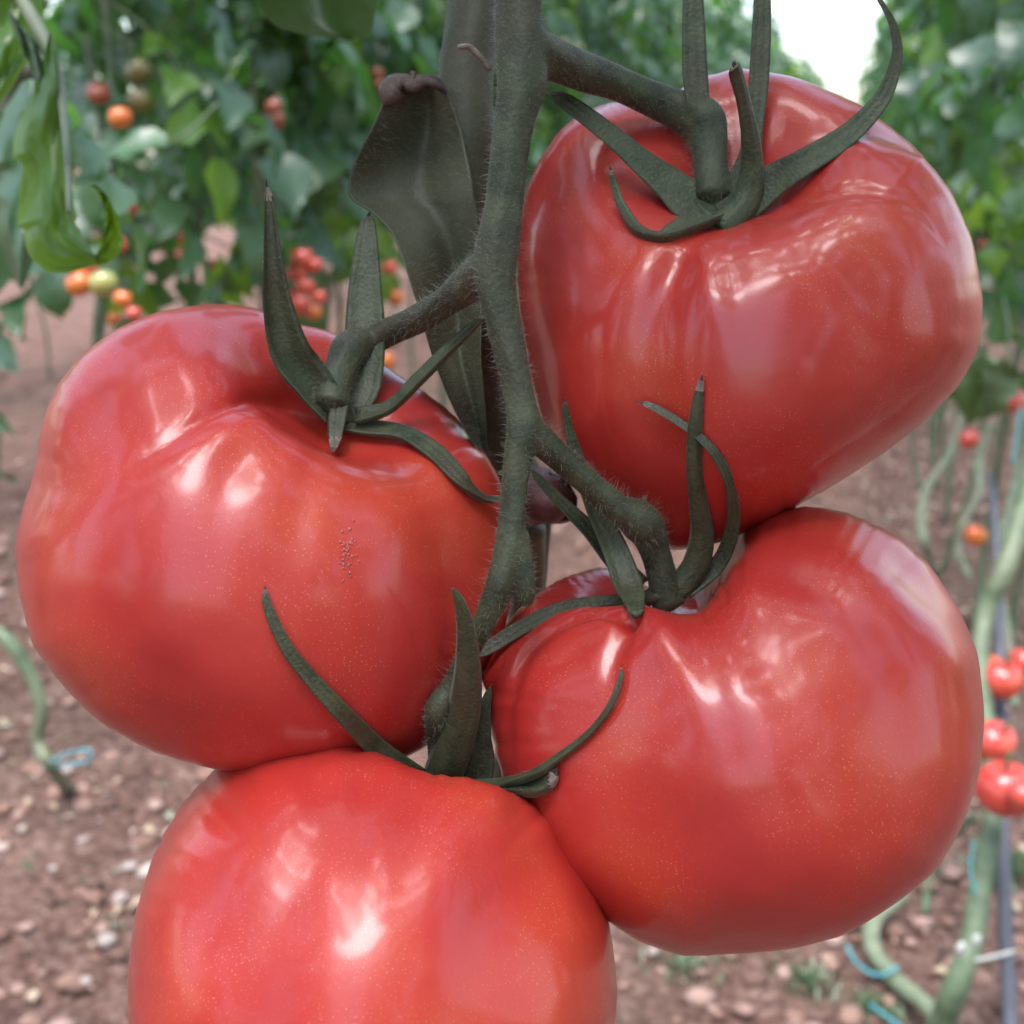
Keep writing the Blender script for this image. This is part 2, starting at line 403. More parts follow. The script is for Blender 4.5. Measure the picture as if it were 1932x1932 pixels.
# creases and swells drawn in the skin: (path, half width px, depth px; negative swells)
STROKE = {
 1: [([(590,775),(520,756),(455,752),(390,778),(330,822),(250,872)],13,10),([(590,775),(520,756),(455,752),(390,778),(330,822),(250,872)],34,12),([(520,800),(440,810),(360,860)],30,-6),
     ([(500,700),(430,640),(380,610)],36,6),([(420,690),(300,690),(220,750)],55,-4),([(690,830),(680,940),(660,1060)],60,7),
     ([(300,800),(200,850),(120,920),(60,1010)],55,8),([(600,850),(565,960),(545,1120)],38,6),([(470,830),(420,940),(400,1080)],40,5),([(740,850),(800,960),(830,1080)],40,6)],
 2: [([(1290,470),(1245,560),(1215,650)],34,12),([(1440,405),(1540,365),(1640,355),(1740,390),(1800,470)],13,9),([(1440,405),(1540,365),(1640,355),(1740,390),(1800,470)],40,9),
     ([(1400,480),(1440,580),(1480,700)],60,6),([(1180,300),(1210,370)],40,8),([(1450,240),(1560,260),(1650,320)],40,6),([(1370,470),(1390,580),(1410,700)],36,7),([(1180,430),(1120,520),(1080,640)],40,7),([(1490,440),(1590,520),(1660,640)],40,7)],
 3: [([(1190,1166),(1120,1148),(1045,1180),(988,1240),(960,1330),(955,1420)],15,20),([(1200,1140),(1182,1180),(1160,1240),(1150,1300)],18,24),([(1080,1110),(980,1170),(925,1260)],40,10),([(1140,1215),(1060,1270),(1020,1350),(1020,1440)],60,-8),([(1240,1190),(1290,1240)],50,-10),([(1320,1110),(1400,1200),(1490,1330),(1560,1480)],46,10),
     ([(1250,1150),(1290,1250),(1330,1350)],50,-6),([(1500,1060),(1620,1150),(1700,1300)],50,6),([(1420,1060),(1560,1120),(1660,1230),(1700,1360)],38,7),([(1270,1150),(1340,1290),(1390,1440)],34,7),([(1400,1640),(1500,1700),(1580,1680)],40,4)],
 4: [([(800,1470),(765,1560),(765,1700),(790,1850)],60,9),([(590,1440),(600,1560),(560,1720)],40,7),([(880,1480),(900,1600),(920,1800)],50,5),([(690,1440),(670,1560),(660,1720)],36,5),([(450,1480),(400,1600),(370,1760)],40,6),([(980,1530),(1040,1660),(1070,1800)],40,6)],
}
def poly_radius(poly, c, n=180):
    out = np.zeros(n)
    pts = np.array(poly, float)-np.array(c)
    for k in range(n):
        a = 2*math.pi*k/n; dx, dy = math.cos(a), math.sin(a); best = 0
        for i in range(len(pts)):
            p, q = pts[i], pts[(i+1) % len(pts)]; e = q-p; den = dx*e[1]-dy*e[0]
            if abs(den) < 1e-9: continue
            t = (p[0]*e[1]-p[1]*e[0])/den; s = (p[0]*dy-p[1]*dx)/den
            if t > 0 and -1e-6 <= s <= 1+1e-6: best = max(best, t)
        out[k] = best
    k = np.array([1, 4, 6, 4, 1.])/16
    return sum(np.roll(out, j-2)*k[j] for j in range(5))
def seg_dist(U, path):
    p = catmull([(*q, 0) for q in path], 6)[:, :2]; best = np.full(len(U), 1e9); tt = np.zeros(len(U)); n = len(p)-1
    for i in range(n):
        a, b = p[i], p[i+1]; e = b-a; t = np.clip(((U-a)@e)/(e@e+1e-9), 0, 1)
        d = np.linalg.norm(U-(a+t[:, None]*e), axis=1); m = d < best; best[m] = d[m]; tt[m] = (i+t[m])/n
    return best, tt
def build_fruit(k):
    s = SPEC[k]; NT, NP = 300, 190
    V, F = fruit_grid(NT, NP, s['h'], .27, s['lobes'], k, .34)
    V = np.array([v[:] for v in V])
    ax = np.array(s['ax'], float); ax /= np.linalg.norm(ax)           # camera space: right, up, towards camera
    x = np.array([1., 0, 0]); x -= ax*x.dot(ax); x /= np.linalg.norm(x); y = np.cross(ax, x)
    Rm = np.stack([x, y, ax], 1); rad = PX(s['r'], s['d'])
    W = (V @ Rm.T)*rad
    for i in range(len(W)):                                            # gentle natural unevenness
        p = Vector(W[i])*38+Vector((k*7.3, 0, 0)); q = 1+.022*noise.noise(p)+.005*noise.noise(p*2.3)
        th = 2*math.pi*(i % NT)/NT; ph = math.pi*(i//NT)/NP; sp = math.sin(ph)
        q += (.007*noise.noise(Vector((math.cos(th)*2.2, math.sin(th)*2.2, ph*.9+k*5)))+.003*noise.noise(Vector((math.cos(th)*5, math.sin(th)*5, ph*1.2+k*9))))*sp*math.exp(-((ph-.9)/.8)**2)
        W[i] *= q
    W[:, 2] *= s['dep']/.80
    c = np.array(s['c'], float)
    D = s['d']-W[:, 2]
    cu, cv = c
    def to_uv(W, D):
        X = W[:, 0]+(cu/1932-.5)*KK*s['d']; Y = W[:, 1]+(.5-cv/1932)*KK*s['d']
        return np.stack([(X/(KK*D)+.5)*1932, (.5-Y/(KK*D))*1932], 1)
    U = to_uv(W, D); tgt = poly_radius(OUT[k], c)
    n = len(tgt)
    for it in range(4):
        rel = U-c; r = np.linalg.norm(rel, axis=1); a = (np.arctan2(rel[:, 1], rel[:, 0])/(2*math.pi)*n) % n
        b = a.astype(int) % n; cur = np.zeros(n)
        np.maximum.at(cur, b, r)
        for q in range(n):
            if cur[q] == 0: cur[q] = max(cur[q-1], cur[(q+1) % n])
        if it == 0:
            kk = np.exp(-(np.arange(-6, 7)/3.)**2); kk /= kk.sum(); cur = sum(np.roll(cur, j-6)*kk[j] for j in range(13))
        sc = tgt/cur; f = a-b; S = sc[b]*(1-f)+sc[(b+1) % n]*f; mean = (tgt.mean()/cur.mean())
        wgt = np.clip(r/(tgt[b]+1e-9), 0, 1)**2
        S = mean+(S-mean)*wgt
        U = c+rel*S[:, None]
    # back to camera space
    X = (U[:, 0]/1932-.5)*KK*D; Y = (.5-U[:, 1]/1932)*KK*D
    Pc = np.stack([X, Y, -D], 1)
    # creases
    me = mesh('tmp', Pc, F); me.update(); nor = np.zeros(len(Pc)*3); me.vertices.foreach_get('normal', nor); nor = nor.reshape(-1, 3)
    bpy.data.meshes.remove(me)
    view = -Pc/np.linalg.norm(Pc, axis=1)[:, None]; face = np.clip((nor*view).sum(1)*3, 0, 1)
    for path, wd, dp in STROKE[k]:
        d, t = seg_dist(U, path)
        e = np.exp(-(d/wd)**2)*face*np.clip(1.25-t*1.0, .15, 1)*np.clip(.5+t*4, 0, 1)
        Pc -= nor*(e*PX(dp, s['d']))[:, None]
    for it in range(3):
        Dz = -Pc[:, 2]; U = np.stack([(Pc[:, 0]/(KK*Dz)+.5)*1932, (.5-Pc[:, 1]/(KK*Dz))*1932], 1)
        rel = U-c; r = np.linalg.norm(rel, axis=1); a = (np.arctan2(rel[:, 1], rel[:, 0])/(2*math.pi)*n) % n; b = a.astype(int) % n
        cur = np.zeros(n); np.maximum.at(cur, b, r); cur = np.where(cur == 0, tgt, cur)
        kk = np.exp(-(np.arange(-2, 3)/1.2)**2); kk /= kk.sum(); sc = tgt/cur; sc = sum(np.roll(sc, j-2)*kk[j] for j in range(5))
        f = a-np.floor(a); S = sc[b]*(1-f)+sc[(b+1) % n]*f
        S = 1+(S-1)*np.clip(r/tgt[b], 0, 1)**3; U = c+rel*S[:, None]
        Pc[:, 0] = (U[:, 0]/1932-.5)*KK*Dz; Pc[:, 1] = (.5-U[:, 1]/1932)*KK*Dz
    Wd = np.array(CAM)+Pc[:, :1]*np.array(RT)+Pc[:, 1:2]*np.array(UP)-Pc[:, 2:3]*np.array(FW)
    pole = Vector(Wd[:NT].mean(0)); 
    return Wd, F, pole
HERO = {}; BV = {}
LAB = {1: 'large ribbed ripe red tomato hanging on the left with a small scar on its front',
       2: 'large ripe red tomato at upper right with long curled sepals reaching past its top',
       3: 'large ripe red tomato at lower right with a deep cleft below its calyx',
       4: 'large ripe red tomato hanging lowest and nearest, cut by the bottom edge'}
for k in OUT:
    W_, F_, pole = build_fruit(k); cen = Vector(W_.mean(0))
    root = thing('tomato', LAB[k], 'tomato', cen, 'four large ripe tomatoes on the near truss')
    part('fruit', mesh('fruit', W_, F_, [M['tomato']]), root)
    HERO[k] = (root, pole, cen); BV[k] = BVHTree.FromPolygons([tuple(v) for v in W_], F_)
def surf_depth(u, v, which=None):
    best = 1e9; q = (P(u, v, 1)-CAM); L = q.length; q = q/L
    for k, b in BV.items():
        if which and k not in which: continue
        h = b.ray_cast(CAM, q)
        if h[0] is not None: best = min(best, h[3]/L)
    return best
def uv_of(p):
    q = p-CAM; d = q.dot(FW); return (q.dot(RT)/(KK*d)+.5)*1932, (.5-q.dot(UP)/(KK*d))*1932, d

# ------------------------------------------------------------------ fruit truss
def cl(u, v, d, rpx, which=None, gap=1.0):          # keep a stem of radius rpx in front of the fruit
    best = d
    for du, dv in ((0, 0), (rpx, 0), (-rpx, 0), (0, rpx), (0, -rpx)):
        s = surf_depth(u+du*.6, v+dv*.6, which)
        if s < 1e8: best = min(best, s-PX(rpx*gap, s))
    return best
def smooth_depth(ds, n=2):
    ds = list(ds)
    for _ in range(n):
        ds = [min(ds[i], (ds[max(0, i-1)]+2*ds[i]+ds[min(len(ds)-1, i+1)])/4) for i in range(len(ds))]
    return ds
CH = {
 'rachis': [[(978,-160,47),(979,-60,46),(981,40,45),(985,110,47),(984,160,47),(972,220,40),(960,300,36),(950,390,36),(938,470,42),(935,530,40),(948,600,34),(965,680,31),(982,760,30),(988,810,34),
             (975,870,27),(967,960,25),(960,1040,29),(942,1110,28),(912,1180,22),(880,1240,20),(848,1300,19),(826,1338,24),(824,1400,20),(830,1475,22)],
            [(972,1010,26),(984,1075,25),(991,1118,21),(992,1140,14)]],
 'p2': [[(1000,95,44),(1060,118,40),(1120,142,36),(1180,165,33),(1240,190,33),(1295,213,36),(1328,228,42),(1338,260,37),(1342,310,32),(1348,375,36)]],
 'p1': [[(925,500,38),(885,533,34),(840,570,29),(790,602,28),(740,625,28),(695,645,31),(662,662,38),(648,690,33),(632,725,32),(625,765,36)]],
 'p3': [[(985,800,32),(1030,840,30),(1075,880,27),(1120,920,26),(1165,958,28),(1207,983,41),(1228,1012,33),(1243,1060,29),(1262,1140,34)]],
}
D0 = .262
def chain3(pts, dstart, dend, which=None):
    n = len(pts); ds = [dstart+(dend-dstart)*i/(n-1) for i in range(n)]
    ds = smooth_depth([cl(p[0], p[1], d, p[2], which) for p, d in zip(pts, ds)])
    return [P(p[0], p[1], d) for p, d in zip(pts, ds)], [PX(p[2], d) for p, d in zip(pts, ds)]
poled = {k: surf_depth(*uv_of(HERO[k][1])[:2], {k}) for k in HERO}
SK = {}
r0 = CH['rachis'][0]; nr = len(r0)
ds = [D0]*nr; d4 = uv_of(HERO[4][1])[2]
for i in range(nr-6, nr): ds[i] = D0+(d4-D0)*(i-(nr-7))/6
ds = smooth_depth([cl(p[0], p[1], d, p[2], {1, 2, 3}) for p, d in zip(r0, ds)])
SK['rachis'] = [([P(p[0], p[1], d) for p, d in zip(r0, ds)], [PX(p[2], d) for p, d in zip(r0, ds)])]
r1 = CH['rachis'][1]; SK['rachis'].append(([P(p[0], p[1], ds[16]+.001*i) for i, p in enumerate(r1)], [PX(p[2], ds[16]) for p in r1]))
def dnear(v): 
    j = min(range(nr), key=lambda i: abs(r0[i][1]-v)); return ds[j]
SK['p2'] = [chain3(CH['p2'][0], dnear(130), max(poled[2]-.004, .25))]
SK['p1'] = [chain3(CH['p1'][0], dnear(510), poled[1]-.004 if poled[1] < 1 else .27)]
SK['p3'] = [chain3(CH['p3'][0], dnear(805), uv_of(HERO[3][1])[2]-.004, {1, 2})]
allvf = []; segs = []
for nme, chs in SK.items():
    for ch in chs:
        allvf.append(tube(ch[0], ch[1], 18, 6, .17, len(allvf)*9))
        segs += [(nme, np.array(a), np.array(b)) for a, b in zip(ch[0][:-1], ch[0][1:])]
V, F, _ = join(*allvf)
tmp = obj('tmp_truss', mesh('tmp_truss', V, F)); md = tmp.modifiers.new('r', 'REMESH'); md.mode = 'VOXEL'; md.voxel_size = .0007; md.use_smooth_shade = True
sm = tmp.modifiers.new('s', 'SMOOTH'); sm.iterations = 4; sm.factor = .5
bpy.context.view_layer.update(); dg = bpy.context.evaluated_depsgraph_get()
me = bpy.data.meshes.new_from_object(tmp.evaluated_get(dg)); bpy.data.objects.remove(tmp)
nv = len(me.vertices); co = np.zeros(nv*3); me.vertices.foreach_get('co', co); co = co.reshape(-1, 3)
no = np.zeros(nv*3); me.vertices.foreach_get('normal', no); no = no.reshape(-1, 3)
FF = [tuple(p.vertices) for p in me.polygons]; fc = np.array([co[list(f)].mean(0) for f in FF])
bd = np.full(len(FF), 1e9); bn = np.zeros(len(FF), int); names = list(SK)
for nme, a, b in segs:
    e = b-a; t = np.clip(((fc-a)@e)/(e@e), 0, 1); d = np.linalg.norm(fc-(a+t[:, None]*e), axis=1)
    if nme != 'rachis': d = d+.0012
    m = d < bd; bd[m] = d[m]; bn[m] = names.index(nme)
TRUSS = {'V': co, 'F': FF, 'N': no}
truss = thing('fruit_truss', 'grey green hairy fruit stalk branching to the four large tomatoes', 'fruit stalk', P(979, -60, D0))
for j, nme in enumerate(names):
    fs = [FF[i] for i in np.nonzero(bn == j)[0]]; used = sorted({v for f in fs for v in f}); mp = {v: i for i, v in enumerate(used)}
    m_ = mesh('rachis' if j == 0 else 'pedicel', co[used], [tuple(mp[v] for v in f) for f in fs], [M['stem']])
    m_.normals_split_custom_set_from_vertices([tuple(no[v]) for v in used])
    part('rachis' if j == 0 else 'pedicel', m_, truss)

# ------------------------------------------------------------------ sepals: tapered, trough-shaped blades with dry tips
def blade(pts, wid, face, th, trough=.35, sub=6, tipn=.10, twist=0, side_hint=None):
    """pts tip->base; wid half widths (m); face: direction of the upper side; returns V, F, material index"""
    d = np.array([[*p, w] for p, w in zip(pts, wid)]); s = catmull(d, sub); pp = s[:, :3]; ww = np.maximum(s[:, 3], 2e-4)
    T = frames(pp); f = np.array(face, float); V = []; F = []; I = []; m = 9
    n = len(pp)
    for i in range(n):
        ff = f-T[i]*np.dot(f, T[i]); ff /= np.linalg.norm(ff)+1e-9; sv = np.cross(T[i], ff)
        if twist:
            a = twist*i/n; ff, sv = ff*math.cos(a)+sv*math.sin(a), sv*math.cos(a)-ff*math.sin(a)
        w_ = ww[i]*min(1, .12+i/(n*.09)); h = min(th, w_*.8)
        for q in range(m):                       # top, from left edge to right
            x = -1+2*q/(m-1)
            rib = .22*h*math.cos(x*9)*(1-x*x)
            V.append(pp[i]+sv*w_*x+ff*(w_*trough*x*x+h*.5*(1-x*x)*.6+rib*.6))
        for q in range(m-2, 0, -1):              # under side
            x = -1+2*q/(m-1)
            V.append(pp[i]+sv*w_*x+ff*(w_*trough*x*x-h*(1-x*x)+.0))
    k = 2*m-2
    for i in range(n-1):
        for q in range(k):
            q2 = (q+1) % k; F.append((i*k+q, (i+1)*k+q, (i+1)*k+q2, i*k+q2)); I.append(2 if i/n < tipn*.38 or (i == int(tipn*n) and q % 3 == 0) else 1 if i/n < tipn else 0)
    for i, rev in ((0, False), (n-1, True)):
        F.append(tuple(i*k+q for q in (range(k) if not rev else reversed(range(k))))); I.append(1 if not rev and tipn > 0 else 0)
    return V, F, I
SEP = {
 1: [dict(p=[(502,335,3),(506,400,11),(510,500,20),(516,590,32),(536,680,42),(580,740,40),(622,788,32)], dz=-.018, tip=.10, tr=1.1, face=(.35,.35,.8)),
     dict(p=[(697,400,8),(693,450,20),(690,550,32),(690,640,38),(688,730,32),(665,790,22)], dz=.012, tip=.05, tr=.3, noclamp=False, fr=.006),
     dict(p=[(925,588,5),(885,625,11),(840,668,14),(790,718,15),(735,770,15),(672,790,20)], dz=-.010, tip=.0, tr=.6, face=(-.4,.6,.7)),
     dict(p=[(982,938,4),(955,940,7),(915,940,12),(870,905,19),(820,855,23),(760,818,22),(690,808,24),(650,800,26)], dz=-.002, tip=.08, tr=.25, face=(.2,.7,.6)),
     dict(p=[(628,855,4),(632,830,12),(636,795,17),(642,760,17),(648,745,14)], dz=-.012, tip=.25, tr=.2)],
 2: [dict(p=[(1302,-110,10),(1306,-30,18),(1308,60,22),(1311,150,24),(1322,240,21),(1338,330,22),(1352,392,22)], dz=.004, tip=.0, tr=.3, fr=.002),
     dict(p=[(1441,-110,9),(1438,-30,15),(1436,50,18),(1431,150,19),(1424,230,17),(1410,310,22),(1372,392,30)], dz=.006, tip=.0, tr=.3, fr=.002),
     dict(p=[(1386,116,12),(1392,135,16),(1406,190,15),(1419,260,19),(1418,330,25),(1400,385,30),(1360,425,32)], dz=-.022, tip=.07, tr=-.5),
     dict(p=[(1640,-25,4),(1668,15,6),(1686,55,9),(1691,110,11),(1665,185,16),(1605,252,22),(1530,302,27),(1460,345,34),(1400,390,38),(1360,412,30)], dz=-.006, tip=.0, tr=.3),
     dict(p=[(1030,172,12),(1070,195,18),(1115,228,21),(1165,268,23),(1215,312,28),(1262,350,36),(1310,392,44),(1350,410,36)], dz=-.006, tip=.0, tr=.2),
     dict(p=[(1150,312,4),(1156,345,8),(1170,385,10),(1200,432,14),(1245,446,16),(1290,432,26),(1340,412,36)], dz=-.007, tip=.07, tr=.5, face=(.1,.8,.35))],
 3: [dict(p=[(1065,750,4),(1067,775,7),(1074,815,10),(1095,885,14),(1125,965,20),(1160,1040,25),(1187,1115,27),(1200,1158,14)], dz=-.016, tip=.09, tr=.4, own=1),
     dict(p=[(1000,885,7),(1030,920,10),(1075,965,14),(1115,1005,17),(1155,1055,20),(1205,1110,24)], dz=-.009, tip=.0, tr=.4),
     dict(p=[(896,1240,10),(930,1218,14),(985,1184,15),(1050,1152,14),(1110,1138,12),(1165,1132,11),(1225,1130,16)], dz=-.004, tip=.0, tr=.3, own=1),
     dict(p=[(1326,705,3),(1320,738,9),(1313,800,14),(1312,870,16),(1320,945,19),(1326,1010,23),(1310,1070,26),(1265,1122,26)], dz=-.014, tip=.14, tr=-.4),
     dict(p=[(1200,756,5),(1235,770,8),(1285,800,9),(1330,835,9),(1365,885,11),(1381,945,13),(1378,1010,14),(1350,1070,16),(1290,1115,20)], dz=.0, tip=.10, tr=.3)],
 4: [dict(p=[(500,1103,4),(503,1135,8),(520,1180,11),(550,1235,13),(600,1295,15),(655,1355,18),(715,1415,20),(790,1470,22)], dz=-.006, tip=.09, tr=.3),
     dict(p=[(850,1103,3),(868,1138,11),(879,1190,18),(882,1260,25),(875,1330,32),(855,1400,38),(835,1465,38),(838,1500,38)], dz=-.034, tip=.03, tr=-.4),
     dict(p=[(926,1292,4),(915,1335,12),(908,1390,20),(908,1440,26),(895,1490,30)], dz=-.004, tip=.0, tr=.3),
     dict(p=[(1172,1255,3),(1170,1285,6),(1150,1335,8),(1110,1385,9),(1060,1425,11),(1010,1458,15),(950,1478,14),(880,1490,20)], dz=-.006, tip=.04, tr=.4, face=(-.2,.9,.4)),
     dict(p=[(1052,1448,8),(1040,1475,15),(1010,1490,20),(960,1488,18),(890,1490,18)], dz=.004, tip=.25, tr=.6, face=(-.2,.9,.4))],
}
HAIRSRC = []
for k, L in SEP.items():
    root, pole, cen = HERO[k]
    pu, pv, pd = uv_of(pole); 
    bd_ = surf_depth(pu, pv, {k}); base_d = (bd_ if bd_ < 1 else pd)-.0025
    base_d = min(base_d, pd-.001) if k not in (3, 4) else pd-.004

    # calyx disk (receptacle) on the pole
    ax = (pole-cen).normalized()
    bx = {1: (640, 775), 2: (1350, 395), 3: (1245, 1118), 4: (838, 1480)}[k]
    sdp = surf_depth(bx[0], bx[1], {k}); bdp = (sdp if sdp < 1 and k not in (3, 4) else base_d)
    bc = P(bx[0], bx[1], bdp-.001 if k != 4 else d4)
    V, F = fruit_grid(28, 14, .42, .0, (), 5)
    q = ax.to_track_quat('Z', 'Y').to_matrix(); rr_ = PX(44, .27)
    V = [q @ (v*rr_)+bc for v in V]
    cal = part('calyx', mesh('calyx', V, F, [M['sepal']]), root)
    for s in L:
        pts = s['p']; n = len(pts); bb = uv_of(bc)[2]-.001; td = bb+s['dz']
        ds_ = [td+(bb-td)*(i/(n-1))**1.3 for i in range(n)]
        if not s.get('noclamp'):
            wh = {1, 2, 3} if k == 4 else ({1, 2} if k == 3 and not s.get('own') else {1, 2, 3, 4})
            fr = s.get('fr')
            dd_ = []
            for (u, v, wpx), d_ in zip(pts, ds_):
                sfd = surf_depth(u, v, wh); mx_ = min([x for x in (surf_depth(u+wpx, v, wh), surf_depth(u-wpx, v, wh), sfd)])
                if mx_ < 1e8 and d_ > mx_-PX(9, .27): d_ = mx_-PX(9, .27)
                dd_.append(d_)
            ds_ = smooth_depth(dd_, 2)
        w3 = [P(u, v, d_) for (u, v, _), d_ in zip(pts, ds_)]; wd = [PX(x[2], d_) for x, d_ in zip(pts, ds_)]
        f = s.get('face', (0, .35, 1)); face = RT*f[0]+UP*f[1]-FW*f[2]
        V, F, I = blade(w3, wd, face, .0018, s['tr'], 7, s['tip'])
        me_ = mesh('sepal', V, F, [M['sepal'], M['dry'], M['dark_tip']], I)
        HAIRSRC.append((np.array([tuple(v) for v in V]), F, .5))
        o = obj('sepal', me_, cal); me_.transform(Matrix.Translation(-Vector(root.location)-Vector(cal.location)))

# scar on the left tomato
def scar():
    r = random.Random(5); V = []; F = []
    for i in range(70):
        u = 655+r.gauss(0, 8); v = 1038+r.gauss(0, 28)+(6 if i % 3 else -3); sdp = surf_depth(u, v, {1}); s = PX(r.uniform(.8, 3.4), sdp)
        p = P(u, v, sdp-.0001); o = len(V); m_ = 7; a0 = r.uniform(0, 6)
        for j in range(m_):
            a = a0+j*2*math.pi/m_; q = s*r.uniform(.6, 1.3); V.append(P(u, v, sdp)+RT*math.cos(a)*q+UP*math.sin(a)*q*1.4-FW*.00003)
        V.append(p-FW*.0003); V.append(P(u, v, sdp+.0006))
        for j in range(m_): F += [(o+j, o+(j+1) % m_, o+m_), (o+(j+1) % m_, o+j, o+m_+1)]
    part('scar', mesh('scar', V, F, [M['scar_pale']]), HERO[1][0], 'small pale pitted scar on the skin')
scar()

# ------------------------------------------------------------------ the plant the truss grows on
own = thing('tomato_plant', 'hairy grey green main stem of the near plant, standing behind the fruit stalk', 'plant', (0.02, .34, 0))
dS = .315
def chain(pts, d=None):
    return [P(p[0], p[1], p[3] if len(p) > 3 else d) for p in pts], [PX(p[2], p[3] if len(p) > 3 else d) for p in pts]
ms = [(905,-420,52,.33),(900,-150,52,.325),(893,40,52,.318),(880,150,54,.316),(880,290,58,.318),(893,430,52,.322),(892,560,56,.33),(893,680,54,.34),(915,780,48,.35),(960,860,42,.355),(1000,950,42,.358)]
a, b = chain(ms)
low = [P(1000,1060,.362), P(990,1200,.372), P(960,1500,.40)]
gz = P(900, 1900, .50); low += [gz, Vector((.03, .52, .35)), Vector((.05, .60, .12)), Vector((.05, .62, -.02))]
V, F = tube(a+low, b+[.0055, .0056, .006, .0065, .007, .0075, .008], 20, 6, .14, 3)
# grooves along the stem
part('stem', mesh('stem', V, F, [M['plantstem']]), own); HAIRSRC.append((np.array([tuple(v) for v in V[:20*70]]), [f for f in F if max(f) < 20*66], 1.0))
# upper stem out of frame, up to the wire
V, F = tube([P(905, -400, .33), P(900, -900, .36), Vector((-.03, .36, 1.75)), Vector((0, .37, 2.2))], [.0088, .0085, .0075, .005], 12, 5, .1, 4)
part('stem', mesh('stem', V, F, [M['plantstem']]), own)
# leafy bract folded against the stem
def bract():
    prof = [(158,800,832),(172,752,842),(188,726,850),(240,702,868),(290,676,880),(335,659,890),(372,660,895),(400,700,902),(440,738,905),(500,762,908),(560,782,910),(620,800,908),(680,818,908),(760,850,915),(820,882,918),(870,910,922)]
    V = []; F = []; m = 34; n = len(prof)
    P_ = catmull([(p[0], p[1], p[2]) for p in prof], 5)
    for i, (v, l, r_) in enumerate(P_):
        for q in range(m):
            t = q/(m-1); u = l+(r_-l)*t
            dep = .2985+.006*math.sin(t*math.pi*.9)+.002*math.exp(-((t-.60)/.14)**2)+.004*t
            dep += .002*math.sin(v*.02+t*4)
            V.append(P(u, v, dep))
    k = len(P_)
    for i in range(k-1):
        for q in range(m-1): F.append((i*m+q, (i+1)*m+q, (i+1)*m+q+1, i*m+q+1))
    # thickness
    o = len(V); V += [v+FW*.0012 for v in V]
    F2 = [tuple(reversed([x+o for x in f])) for f in F]
    rim = [(i*m, (i+1)*m) for i in range(k-1)]+[((k-1)*m+q, (k-1)*m+q+1) for q in range(m-1)]+[((i+1)*m+m-1, i*m+m-1) for i in reversed(range(k-1))]+[(q+1, q) for q in reversed(range(m-1))]
    F3 = [(a_, b_, b_+o, a_+o)[::-1] for a_, b_ in rim]
    return V, F+F2+F3
V, F = bract()
part('bract', mesh('bract', V, F, [M['bract']]), own, 'folded leaf base clasping the stem'); HAIRSRC.append((np.array([tuple(v) for v in V]), F[:len(F)//2], .5))
V, F = tube([P(728,196,.298), P(733,180,.2965), P(742,160,.296), P(762,150,.2955), P(778,158,.296), P(800,152,.2965), P(822,158,.297), P(842,176,.298)], [PX(9,.3), PX(17,.3), PX(15,.3), PX(8,.3), PX(12,.3), PX(8,.3), PX(9,.3), PX(4,.3)], 11, 7, .9, 9)
part('withered_edge', mesh('withered_edge', V, F, [M['curl']]), own, 'shrivelled purple brown edge of the leaf base')
# cut side shoot with its scar
V, F = tube([P(975,930,.350), P(1005,935,.338), P(1030,940,.328), P(1034,941,.3235), P(1036,941,.324), P(1036,941,.327), P(1034,940,.334)], [PX(38,.34), PX(50,.33), PX(53,.33), PX(47,.33), PX(37,.33), PX(27,.33), PX(20,.33)], 30, 6, .35, 5)
part('cut_shoot', mesh('cut_shoot', V, F, [M['scar']]), own, 'reddish pruned shoot stub')
V2, F2 = tube([P(1000,1000,.345), P(1010,1060,.35), P(1008,1130,.352)], [PX(32,.34), PX(20,.34), PX(18,.34)], 14, 5, .1, 2)
part('cut_shoot', mesh('cut_shoot', V2, F2, [M['vine_pale']]), own, 'tan base of the pruned shoot')
# small dry curl left of the rachis and thin sepal remnant
for pts in ([(865,88,5),(885,88,6),(905,105,6),(925,130,6)],):
    V, F = tube([P(p[0], p[1], .268) for p in pts], [PX(p[2], .268) for p in pts], 7, 5, .3, 6)
    part('dried_tendril', mesh('dried_tendril', V, F, [M['dry']]), truss)
# leaves of the near plant, above and around (out of frame mostly)
parts = []; st = []
rl = random.Random(11)
for i in range(16):
    z = 1.42+.05*i; a_ = i*2.4+.3
    compound((0.0-.02*i/10, .35, z), a_, rl.uniform(-.05, .4), rl.uniform(.26, .40), rl, parts, st, 1.0, 8, 3)
for i in range(9):  # extra unseen leaves added overhead to break up the sun's highlights
    compound((rl.uniform(-.10, .06), rl.uniform(.2, .36), 1.62+.07*i), math.radians(rl.uniform(195, 300)), rl.uniform(.0, .5), rl.uniform(.34, .52), rl, parts, st, .8, 8, 3)
V, F, _ = join(*parts); V2, F2, _ = join(*st)
part('foliage', mesh('foliage', V, F, [M['leaf']]), own); part('leaf_stalks', mesh('leaf_stalks', V2, F2, [M['vine']]), own)
# dark drooping leaf at the top of the frame
def sheet(rows, dep, bend=.0, thick=.0006, m=10, wave=.002):
    """rows: (v, left u, right u); a leaf hanging at depth dep"""
    P_ = catmull(rows, 5); V = []; F = []
    for i, (v, l, r_) in enumerate(P_):
        for q in range(m):
            t = q/(m-1); V.append(P(l+(r_-l)*t, v, dep+bend*abs(t-.5)+wave*math.sin(t*7+v*.03)+wave*math.sin(v*.05)))
    for i in range(len(P_)-1):
        for q in range(m-1): F.append((i*m+q, (i+1)*m+q, (i+1)*m+q+1, i*m+q+1))
    return V, F
V, F = sheet([(-260,560,640),(-160,490,730),(-60,478,745),(0,487,712),(45,515,705),(62,560,700),(74,640,690)], .46, -.05)
part('leaf', mesh('leaf', V, F, [M['leaf_dark']]), own, 'dull dark green leaf hanging into the top of the picture')
m_ = own.children[-1].modifiers.new('t', 'SOLIDIFY'); m_.thickness = .0008

